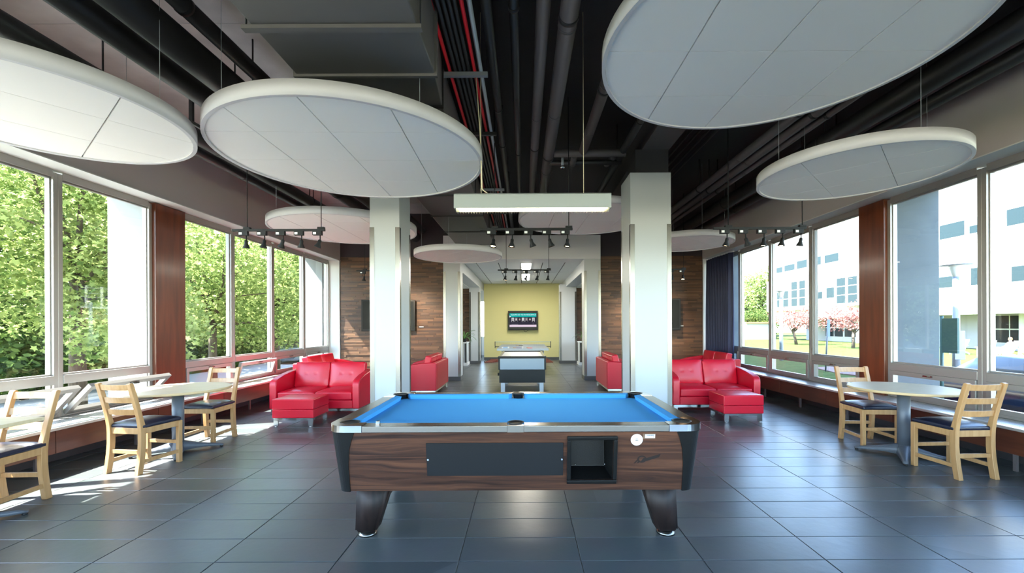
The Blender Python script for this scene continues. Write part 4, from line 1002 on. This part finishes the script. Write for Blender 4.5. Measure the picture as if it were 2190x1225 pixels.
# stacked wooden slats on the floor
sl = mat('red_brown_slat', S(118, 62, 50), .5)
for (x, y, lab, n_, dx) in ((-1.33, 16.75, 'low stack of red-brown slats left of the air hockey table', 5, .055), (1.02, 16.7, 'low stack of red-brown slats right of the air hockey table', 6, -.04)):
    t = thing('slat_stack', lab, 'slats', (x, y, 0))
    for i in range(n_): B(-.20 + dx * i, .12 + dx * i, .0 + .09 * i, .08 + .09 * i, .0, .03 + .02 * i).build('slat', sl, t, bevel=.003)
    for i in range(n_): B(-.21 + dx * i, -.18 + dx * i, .0 + .09 * i, .08 + .09 * i, .03 + .02 * i, .045 + .02 * i).build('slat_block', black_panel, t)

# ------------------------------------------------------------------ curtain
t = thing('curtain', 'dark navy curtain drawn back at the far right window', 'curtain', (4.98, 11.0, 0)); n = 150
m = MB(); m.smooth = True; vs = []; zs = [.5, 1.0, 1.8, 2.6, 3.17]
for z in zs:
    for i in range(n + 1):
        u = i / n; sp = 1 - .10 * (1 - abs(z - 1.8) / 1.4) * 1; amp = .052 + .014 * math.sin(7 * u + z)
        y = -.68 + 1.36 * (u); vs.append((-.01 + amp * math.sin(2 * PI * 10 * u + .5 * math.sin(5 * u + z * .6)), y, z))
k_ = n + 1
m.add(vs, [(r * k_ + i, r * k_ + i + 1, (r + 1) * k_ + i + 1, (r + 1) * k_ + i) for r in range(len(zs) - 1) for i in range(n)])
o = m.build('cloth', curtain_mat, t); sm_ = o.modifiers.new('solid', 'SOLIDIFY'); sm_.thickness = .004
B(.005, .035, -.72, .72, 3.175, 3.20).build('curtain_track', white_plastic, t)

# ------------------------------------------------------------------ outdoors: ground
structure('ground_left', B(-70, -5.45, -20, 80, -1.2, -.8), grass)
structure('bounce_strip_left', B(-9.0, -5.46, -20, 60, -.8, -.78), pavement)  # unseen pale strip, added to bounce neutral light up into the room
structure('road_left', B(-15.6, -12.6, -20, 60, -.8, -.785), mat('pale_asphalt', S(140, 138, 140), .85, bump=(80, .3, U)))
structure('ground_right', B(5.35, 90, -20, 110, -1.2, -.75), grass)
structure('path_right', B(16.5, 20.5, -20, 75, -.75, -.735), pavement)
structure('parking_right', B(9.2, 13.2, -20, 15.5, -.75, -.735), asphalt)
structure('kerb_right', B(8.9, 9.2, -20, 15.5, -.75, -.69), pavement)
structure('mulch_bed', MB().prism([(14.2, 17), (15.6, 16.6), (16.2, 19), (15.6, 22), (14.4, 21.5), (13.8, 19)], -.75, -.71), soil)

# ------------------------------------------------------------------ trees
LT = np.array([(0, -.5), (.16, -.18), (.5, -.12), (.26, .12), (.3, .42), (0, .3), (-.3, .42), (-.26, .12), (-.5, -.12), (-.16, -.18)]) # maple-like outline
def leaves(name, centres, radii, n, size, m_, parent, seed, flat=.5, shape=LT):
    r = np.random.default_rng(seed); c = np.array(centres, float); R = np.array(radii, float)
    w_ = (R[:, 0] * R[:, 1] * R[:, 2]) ** .7; pick = r.choice(len(c), n, p=w_ / w_.sum())
    d = r.normal(size=(n, 3)); d /= np.linalg.norm(d, axis=1)[:, None]; rad = r.uniform(.35, 1, n) ** .5
    # clump the leaves on twigs so that light gets between them
    pos = c[pick] + d * rad[:, None] * R[pick]
    k = max(1, n // 9); tw = pos[r.integers(0, n, k)]; pos = tw[r.integers(0, k, n)] + r.normal(size=(n, 3)) * size * np.array([1.6, 1.6, .8])
    nrm = r.normal(size=(n, 3)); nrm[:, 2] = np.abs(nrm[:, 2]) + flat; nrm /= np.linalg.norm(nrm, axis=1)[:, None]
    a = np.cross(nrm, r.normal(size=(n, 3))); a /= np.linalg.norm(a, axis=1)[:, None]; b = np.cross(nrm, a)
    s = size * r.uniform(.7, 1.25, n); K = len(shape)
    P_ = pos[:, None, :] + s[:, None, None] * (shape[None, :, 0:1] * a[:, None, :] + shape[None, :, 1:2] * b[:, None, :])
    P_ += nrm[:, None, :] * (s[:, None] * -.25 * np.abs(shape[None, :, 0]))[:, :, None]
    me = bpy.data.meshes.new(name); me.vertices.add(n * K); me.vertices.foreach_set('co', P_.ravel()); me.loops.add(n * K); me.loops.foreach_set('vertex_index', np.arange(n * K))
    me.polygons.add(n); me.polygons.foreach_set('loop_start', np.arange(n) * K); me.polygons.foreach_set('loop_total', np.full(n, K)); me.update()
    at = me.attributes.new('rnd', 'FLOAT', 'POINT'); at.data.foreach_set('value', np.repeat(r.uniform(0, 1, n) , K).astype(np.float32))
    me.materials.append(m_); o = bpy.data.objects.new(name, me); COL.objects.link(o); o.parent = parent; o['kind'] = 'stuff'; return o
L6 = np.array([(0, -.5), (.3, -.1), (.2, .35), (0, .5), (-.2, .35), (-.3, -.1)])
def tree(label, x, y, zg, h, rc, n, size, m_, seed, trunk=.13, zc=None, group='trees outside the left windows', cat='tree', blobs=9, low=.25, fork=.42, shape=LT, lean=(0, 0)):
    t = thing('tree', label, cat, (x, y, zg), 0, group); r = random.Random(seed)
    top = h; zf = h * fork
    MB().tube([(0, 0, -.05), (lean[0] * .5, lean[1] * .5, zf * .5), (lean[0], lean[1], zf)], [trunk * 1.25, trunk, trunk * .85], 12).build('trunk', dark_trunk, t)
    cs, rs = [], []
    m = MB()
    for i in range(blobs):
        a = 2 * PI * i / blobs * 1.618 * 2 + r.uniform(-.3, .3); rr = rc * r.uniform(.25, .75); z = h * low + (h * (1 - low) - rc * .35) * (i + .5) / blobs
        rr *= 1.0 if z < h * .75 else .6
        p = (rr * math.cos(a), rr * math.sin(a), z); cs.append(p); q = rc * r.uniform(.42, .6); rs.append((q, q, q * .62))
        st = (lean[0], lean[1], zf * r.uniform(.75, 1)); md = ((st[0] + p[0]) / 2 + r.uniform(-.2, .2), (st[1] + p[1]) / 2 + r.uniform(-.2, .2), (st[2] + p[2]) / 2 + .25)
        if z > zf * .6: m.tube([st, md, p], [trunk * .5, trunk * .28, trunk * .08], 7)
    m.build('branches', dark_trunk, t)['kind'] = 'stuff'
    leaves('foliage', cs, rs, n, size, m_, t, seed, shape=shape)
    return t
G = -.8
tree('large spring-green tree with a forked trunk outside the left windows', -9.9, 9.6, G, 7.2, 2.5, 16000, .125, leaf_green, 1, .14, blobs=13, low=.28, fork=.53)
tree('spring-green tree just past the dark pier of the left windows', -10.5, 14.6, G, 7.0, 2.5, 14000, .13, leaf_green, 2, .12, blobs=12, low=.26)
tree('spring-green tree beside the parked car, left of the far column', -10.9, 19.0, G, 7.0, 2.5, 11000, .145, leaf_green, 3, .16, blobs=12, low=.3)
tree('spring-green tree nearest the camera outside the left windows', -11.6, 6.6, G, 7.2, 2.4, 10000, .125, leaf_green, 4, .13, blobs=10, low=.26)
k = 0
names = ['behind the forked tree', 'between the first and second trees', 'behind the pier of the left windows', 'in the fourth left pane', 'in the fifth left pane', 'in the sixth left pane', 'far behind the parked car']
for x, y in ((-17.0, 13.3), (-17.4, 17.4), (-17.4, 22), (-17.5, 26.8), (-17.6, 32), (-17.6, 38), (-17.8, 45)):
    tree('mid-row green tree ' + names[k], x, y, G, 9.0, 3.2, 10000, .20, leaf_green if k % 2 else leaf_dark, 20 + k, .15, blobs=13, low=.12, shape=L6); k += 1
names = ['first from the left', 'second from the left', 'third from the left', 'fourth from the left', 'fifth from the left', 'sixth from the left', 'seventh from the left', 'eighth from the left']
for i in range(8):
    x, y = -24 - (i % 2), 16 + 6.4 * i
    tree('back-row woodland tree %s' % names[i], x, y, G, 12.5, 4.6, 8000, .31, leaf_dark if i % 3 else leaf_green, 40 + i, .2, blobs=15, low=.06, shape=L6)
for i in range(9):
    x, y = -16.6 - .6 * (i % 3), 11.5 + 3.8 * i
    t = thing('bush', 'low green bush in the woodland edge, %s from the camera' % ['first', 'second', 'third', 'fourth', 'fifth', 'sixth', 'seventh', 'eighth', 'ninth'][i], 'bush', (x, y, G), 0, 'bushes below the left trees')
    m = MB()
    for q in range(5): m.tube([(0, 0, -.02), (random.uniform(-.7, .7), random.uniform(-.7, .7), 1.3)], [.03, .01], 5)
    m.build('stems', dark_trunk, t)['kind'] = 'stuff'
    leaves('foliage', [(0, 0, 1.0), (.5, .8, .8), (-.4, -.8, .9)], [(1.2, 1.4, 1.0)] * 3, 4000, .13, leaf_dark, t, 70 + i, shape=L6)
for i in range(14):
    x, y = -19.5 - (i % 4) * .9, 15 + 2.6 * i
    t = thing('bare_tree', 'dark bare woodland trunk, %s counted away from the camera' % ('first second third fourth fifth sixth seventh eighth ninth tenth eleventh twelfth thirteenth fourteenth'.split()[i]), 'tree', (x, y, G), 0, 'bare woodland trunks')
    MB().tube([(0, 0, -.05), (.2, .1, 4.8), (.1, .3, 8.8)], [.13, .11, .07], 8).build('trunk', dark_trunk, t)
# right side trees
gr = 'trees beyond the right windows'
tree('tall pale green tree left of the white building', 44, 80, -.75, 13.5, 4.6, 6500, .40, leaf_green, 90, .3, group=gr, blobs=14, low=.2, shape=L6)
tree('green tree behind the tall one, left of the white building', 39.5, 78, -.75, 12, 4.6, 5500, .42, leaf_green, 91, .3, group=gr, blobs=13, low=.1, shape=L6)
tree('dark green shrub tree below the tall green tree', 36, 67, -.75, 4.5, 2.6, 4000, .26, leaf_dark, 92, .15, group=gr, blobs=9, low=.1, shape=L6)
tree('red-leaved maple on the lawn, left one of two', 29, 46, -.75, 4.3, 2.4, 1700, .19, leaf_red, 93, .13, group=gr, blobs=10, low=.5, fork=.36, lean=(-.35, 0))
tree('red-leaved maple on the lawn, right one of two', 29.4, 38.6, -.75, 4.2, 2.4, 1700, .18, leaf_red, 94, .12, group=gr, blobs=10, low=.5, fork=.36)

# ------------------------------------------------------------------ white building
bd = thing('campus_building', 'large white building with ribbon windows across the lawn', 'building', (36, 48, -.75))
bw = stone; gw = mat('bright_window_glass', S(38, 50, 54), .3, spec=.04); bl = mat('window_blind', S(132, 150, 152), .7); dk = mat('dark_window_glass', S(26, 31, 33), .3, spec=.05)
def bp(x0, x1, y0, y1, z0, z1, name, m_, par=bd, bevel=0): return B(x0 - 36, x1 - 36, y0 - 48, y1 - 48, z0 + .75, z1 + .75).build(name, m_, par, bevel=bevel)
bp(36, 50, 20, 61.9, 2.17, 13.2, 'upper_mass', bw); bp(39.2, 50, 20, 60, -.75, 2.17, 'ground_floor', mat('ground_floor_render', S(158, 157, 164), .8))
for y in (24, 31.9, 40.6, 48.2, 56.2): bp(38.0, 39.2, y, y + 1.3, -.75, 2.17, 'pier', bw)
bp(34.9, 36, 53.2, 62.1, 3.25, 7.5, 'bay', bw); bp(34.9, 36, 43.2, 48.3, 3.4, 6.75, 'bay', bw)
bp(35.96, 36, 46.9, 48.2, 7.4, 11.5, 'brick_panel', mat('grey_brick', S(176, 172, 164), .9))
def bwin(X, y0, y1, z0, z1, blind=0, split=(), rows=1, cols=1):
    w_ = bp(X - .05, X + .02, y0, y1, z0, z1, 'window', alu if X < 36 else bw)
    o = []
    hh = (z1 - z0) / rows; ww = (y1 - y0) / cols
    for r in range(rows):
        for c in range(cols):
            o.append(bp(X - .07, X - .05, y0 + c * ww + .05, y0 + (c + 1) * ww - .05, z0 + r * hh + .05, z0 + (r + 1) * hh - .05, 'pane', gw if X < 38 else dk, w_))
            for p in o[-1:]: p.location = (0, 0, 0)
    if blind: bp(X - .075, X - .07, y0 + .05, y1 - .05, z1 - (z1 - z0) * blind, z1 - .05, 'blind', bl, w_)
for (a, b, bl_) in ((35.2, 37.4, 0), (32.95, 34.9, .5), (29.6, 32.2, 0), (26.5, 29.2, .3), (60.0, 61.5, .4), (57.3, 59.6, .35), (54.8, 56.9, .2), (52.2, 54.3, .2), (49.3, 51.7, .25)): bwin(36, a, b, 8.6, 9.9, bl_)
for (a, b, bl_) in ((35.9, 37.6, .45), (32.9, 34.8, .2), (29.8, 31.9, .35), (26.8, 28.8, .3), (52.0, 52.9, .5), (50.0, 51.4, .3)): bwin(36, a, b, 4.45, 6.2, bl_)
for a in (43.5, 45.15, 46.8): bwin(34.9, a, a + 1.35, 3.65, 6.5, 0, rows=3)
for a in (53.5, 55.1, 56.9, 58.3, 59.9): bwin(34.9, a, a + 1.2, 3.7, 6.9, .3 if a > 56 else 0, rows=3)
for (a, b) in ((21, 24), (25.4, 31.8), (33.3, 36.4), (41.9, 44.9), (45.1, 48.1), (49.6, 52.8), (53, 56.1)): bwin(39.2, a, b, -.2, 2.1, 0, rows=2, cols=2)
lw = thing('low_pavilion', 'low white pavilion with a flat brown roof edge', 'building', (32, 66, -.75)); B(0, 4, -4, 4, 0, 2.3).build('wall', stone, lw); B(-.3, 4.3, -4.3, 4.3, 2.3, 2.5).build('roof_edge', mat('roof_brown', S(170, 120, 90)), lw)

# lamp posts and signs
def lamp_post(x, y, label, h, board):
    t = thing('lamp_post', label, 'street lamp', (x, y, -.75), 0, 'lamp posts on the lawn')
    pm = mat('post_grey', S(136, 144, 158), .5)
    MB().tube([(0, 0, 0), (0, 0, h - .5)], [.11, .085], 14).build('pole', pm, t)
    MB().lathe([(.07, h - .55), (.17, h - .2), (.2, h - .12)], 18).build('lamp_body', white_plastic, t)
    MB().lathe([(.10, h - .14), (.42, h - .12), (.42, h - .09), (.05, h - .04)], 24).build('lamp_cap', pm, t)
    if board: B(-.17, .17, -.13, -.11, 1.0, 1.95).build('sign_board', pm, t, bevel=.02)
lamp_post(14.4, 14.4, 'grey lamp post with a small board, seen in the right windows', 4.25, True)
lamp_post(15.6, 26.2, 'grey lamp post left of the red maples', 4.3, False)
t = thing('sign_post', 'thin leaning sign post on the lawn behind the red maple', 'sign', (14.0, 20.0, -.75)); MB().tube([(-.05, 0, 0), (.06, 0, 2.2)], .035, 8).build('post', grey_metal, t); MB().obox((.07, -.04, 2.0), (.12, .02, .8)).build('plate', mat('sign_blue_grey', S(96, 116, 136)), t)
t = thing('sign_post', 'dark green post in front of the parked car', 'sign', (8.6, 8.9, -.75)); MB().tube([(0, 0, 0), (0, 0, 2.35)], .03, 8).build('post', mat('post_green', S(60, 92, 92)), t); B(-.02, .02, -.34, -.03, 1.6, 2.3).build('plate', mat('post_green', S(60, 92, 92)), t)

# ------------------------------------------------------------------ cars
def car(x, y, zg, rz, body, label):
    t = thing('car', label, 'car', (x, y, zg), rz)
    def ring(yy, w_, pts): return [(sx_ * a * w_, yy, z) for sx_, a, z in pts]
    secs = []   # y, half width, belt height, top height, roof half width
    S_ = [(-2.25, .62, .55, .62, .5), (-2.15, .82, .70, .86, .6), (-1.6, .87, .88, .98, .62), (-1.2, .88, .92, 1.22, .60), (-.7, .88, .93, 1.41, .58), (0, .88, .93, 1.45, .58), (.45, .88, .92, 1.38, .58), (1.0, .88, .90, 1.05, .62), (1.25, .88, .88, .93, .68), (1.9, .85, .78, .82, .62), (2.2, .74, .60, .66, .5), (2.3, .60, .45, .50, .4)]
    vs = []; N = 10
    for (yy, w_, b_, tp, rw) in S_:
        for px, pz in ((-w_ * .9, .22), (-w_, .40), (-w_, b_ * .8), (-w_ * .96, b_), (-rw, tp - .03), (-rw * .6, tp), (rw * .6, tp), (rw, tp - .03), (w_ * .96, b_), (w_, b_ * .8), (w_, .40), (w_ * .9, .22)): vs.append((px, yy, pz))
    N = 12; fs = [tuple(range(N)), tuple(range((len(S_) - 1) * N, len(S_) * N))[::-1]]
    m = MB(); m.smooth = True
    for i in range(len(S_) - 1):
        for k in range(N): a, b_ = i * N + k, i * N + (k + 1) % N; fs.append((a, a + N, b_ + N, b_))
    m.add(vs, fs)
    for i in range(len(S_) - 1):     # side glass band and windscreens
        for k in (3, 7):
            if 3 <= i <= 6: m.mi[2 + i * N + k] = 1
        for k in (4, 5, 6):
            if i in (6, 7) or i in (2, 3): m.mi[2 + i * N + k] = 1
    m.build('body', [body, mat('car_glass', S(30, 36, 44), .05, coat=.6)], t)
    for sx in (-1, 1):
        for yy in (-1.4, 1.42):
            wlr = MB().tube([(sx * .72, yy, .31), (sx * .89, yy, .31)], .31, 20).build('wheel', black_rubber, t); MB().tube([(sx * .885, yy, .31), (sx * .9, yy, .31)], .19, 14).build('hub_cap', galv, wlr)
        MB().pad((sx * .6, 2.2, .62), (.26, .08, .14), 1, .02, 4).build('headlight', white_plastic, t)
        B(sx * .9, sx * .9 + sx * .14, .75, .87, .9, 1.02).build('wing_mirror', body, t, bevel=.02) if sx > 0 else B(-1.04, -.9, .75, .87, .9, 1.02).build('wing_mirror', body, t, bevel=.02)
car(11.45, 9.95, -.735, 0, mat('car_paint_blue', S(28, 42, 72), .18, .3, coat=1), 'dark blue car parked outside the right windows')
car(-14.0, 27.5, -.785, PI, mat('car_paint_grey', S(120, 134, 146), .18, .4, coat=1), 'grey car parked under the left trees')
car(-14.2, 34.2, -.785, PI, mat('car_paint_silver', S(176, 184, 190), .2, .5, coat=1), 'pale car parked farther along under the left trees')

# ------------------------------------------------------------------ lawn chairs and person
def lawn_chair():
    t = thing('lawn_chair', 'x', 'garden chair', (0, 0, 0), 0, 'white slatted garden chairs on the lawn'); wm = white_plastic
    for i in range(5):
        x = -.22 + .11 * i; MB().bar((x, .12, .30), (x * 1.15, .52, 1.05), .095, .02).build('back_slat', wm, t); 
        MB().bar((-.27, -.36 + .11 * i, .40 - .022 * i), (.27, -.36 + .11 * i, .40 - .022 * i), .09, .02).build('seat_slat', wm, t)
    for sx in (-1, 1):
        B(sx * .29 - .02, sx * .29 + .02, -.42, -.33, 0, .60).build('leg', wm, t); MB().bar((sx * .29, -.38, .35), (sx * .29, .5, .03), .035, .10).build('leg', wm, t)
        B(sx * .33 - .065, sx * .33 + .065, -.46, .28, .60, .625).build('armrest', wm, t)
    return t
l0 = lawn_chair(); l0.location = (30.6, 28.6, -.75); l0.rotation_euler = (0, 0, -1.2); l0['label'] = 'white garden chair just left of the seated person'
dup(l0, (31.2, 27.9, -.75), -1.9, 'white garden chair the person sits on'); dup(l0, (31.4, 26.9, -.75), -1.2, 'white garden chair at the right edge of the photo'); dup(l0, (31.0, 30.8, -.75), -1.4, 'white garden chair just right of the lamp post')
def skin(name, pts, edges, m_, parent, sub=2):
    me = bpy.data.meshes.new(name); me.from_pydata([p[:3] for p in pts], edges, []); o = bpy.data.objects.new(name, me); COL.objects.link(o); o.parent = parent
    md = o.modifiers.new('skin', 'SKIN')
    for i, p in enumerate(pts): me.skin_vertices[0].data[i].radius = (p[3], p[3])
    me.skin_vertices[0].data[0].use_root = True; md.use_smooth_shade = True
    s = o.modifiers.new('sub', 'SUBSURF'); s.levels = sub; s.render_levels = sub; me.materials.append(m_); return o
pe = thing('person', 'person in white clothes sitting on a white garden chair', 'person', (31.2, 27.9, -.75), -1.9)
# seated, facing local -y ; pelvis on the seat
Pp = [(0, .08, .44, .13), (0, .14, .66, .13), (0, .18, .88, .14), (0, .17, 1.00, .055), (0, .14, 1.09, .075), (0, .13, 1.17, .085), (0, .13, 1.24, .06),
      (.19, .18, .92, .055), (.25, .02, .70, .045), (.18, -.22, .60, .035), (.14, -.30, .58, .03), (-.19, .18, .92, .055), (-.25, .02, .70, .045), (-.18, -.22, .60, .035), (-.14, -.30, .58, .03),
      (.10, .02, .44, .09), (.12, -.40, .50, .065), (.12, -.46, .10, .042), (.12, -.58, .04, .035), (-.10, .02, .44, .09), (-.12, -.40, .50, .065), (-.12, -.46, .10, .042), (-.12, -.58, .04, .035)]
Ee = [(0, 1), (1, 2), (2, 3), (3, 4), (4, 5), (5, 6), (2, 7), (7, 8), (8, 9), (9, 10), (2, 11), (11, 12), (12, 13), (13, 14), (0, 15), (15, 16), (16, 17), (17, 18), (0, 19), (19, 20), (20, 21), (21, 22)]
skin_m = mat('skin', S(206, 160, 134), .6)
skin('body', Pp, Ee, skin_m, pe)
cloth_w = mat('white_cloth', S(236, 236, 238), .8)
skin('shirt', [(0, .08, .46, .15), (0, .14, .66, .15), (0, .18, .90, .155), (.19, .18, .92, .075), (.24, .06, .76, .065), (-.19, .18, .92, .075), (-.24, .06, .76, .065)], [(0, 1), (1, 2), (2, 3), (3, 4), (2, 5), (5, 6)], cloth_w, pe)
skin('trousers', [(0, .08, .44, .145), (.10, .02, .44, .105), (.12, -.40, .50, .082), (.12, -.46, .14, .06), (-.10, .02, .44, .105), (-.12, -.40, .50, .082), (-.12, -.46, .14, .06)], [(0, 1), (1, 2), (2, 3), (0, 4), (4, 5), (5, 6)], cloth_w, pe)
MB().lathe([(.02, 1.29), (.07, 1.275), (.098, 1.22), (.10, 1.15), (.085, 1.12)], 14, (0, .15, 0)).build('hair', mat('hair_brown', S(120, 84, 56), .7), pe)
fc = MB()
for sx in (-1, 1): fc.lathe([(.002, -.01), (.012, 0), (.002, .01)], 8, (sx * .032, .052, 1.18))
fc.build('eyes', ink, pe); MB().lathe([(.003, .03), (.018, 0), (.003, -.006)], 8, (0, .042, 1.13)).build('nose', skin_m, pe); B(-.025, .025, .05, .06, 1.095, 1.103).build('mouth', mat('lips', S(170, 90, 84)), pe)
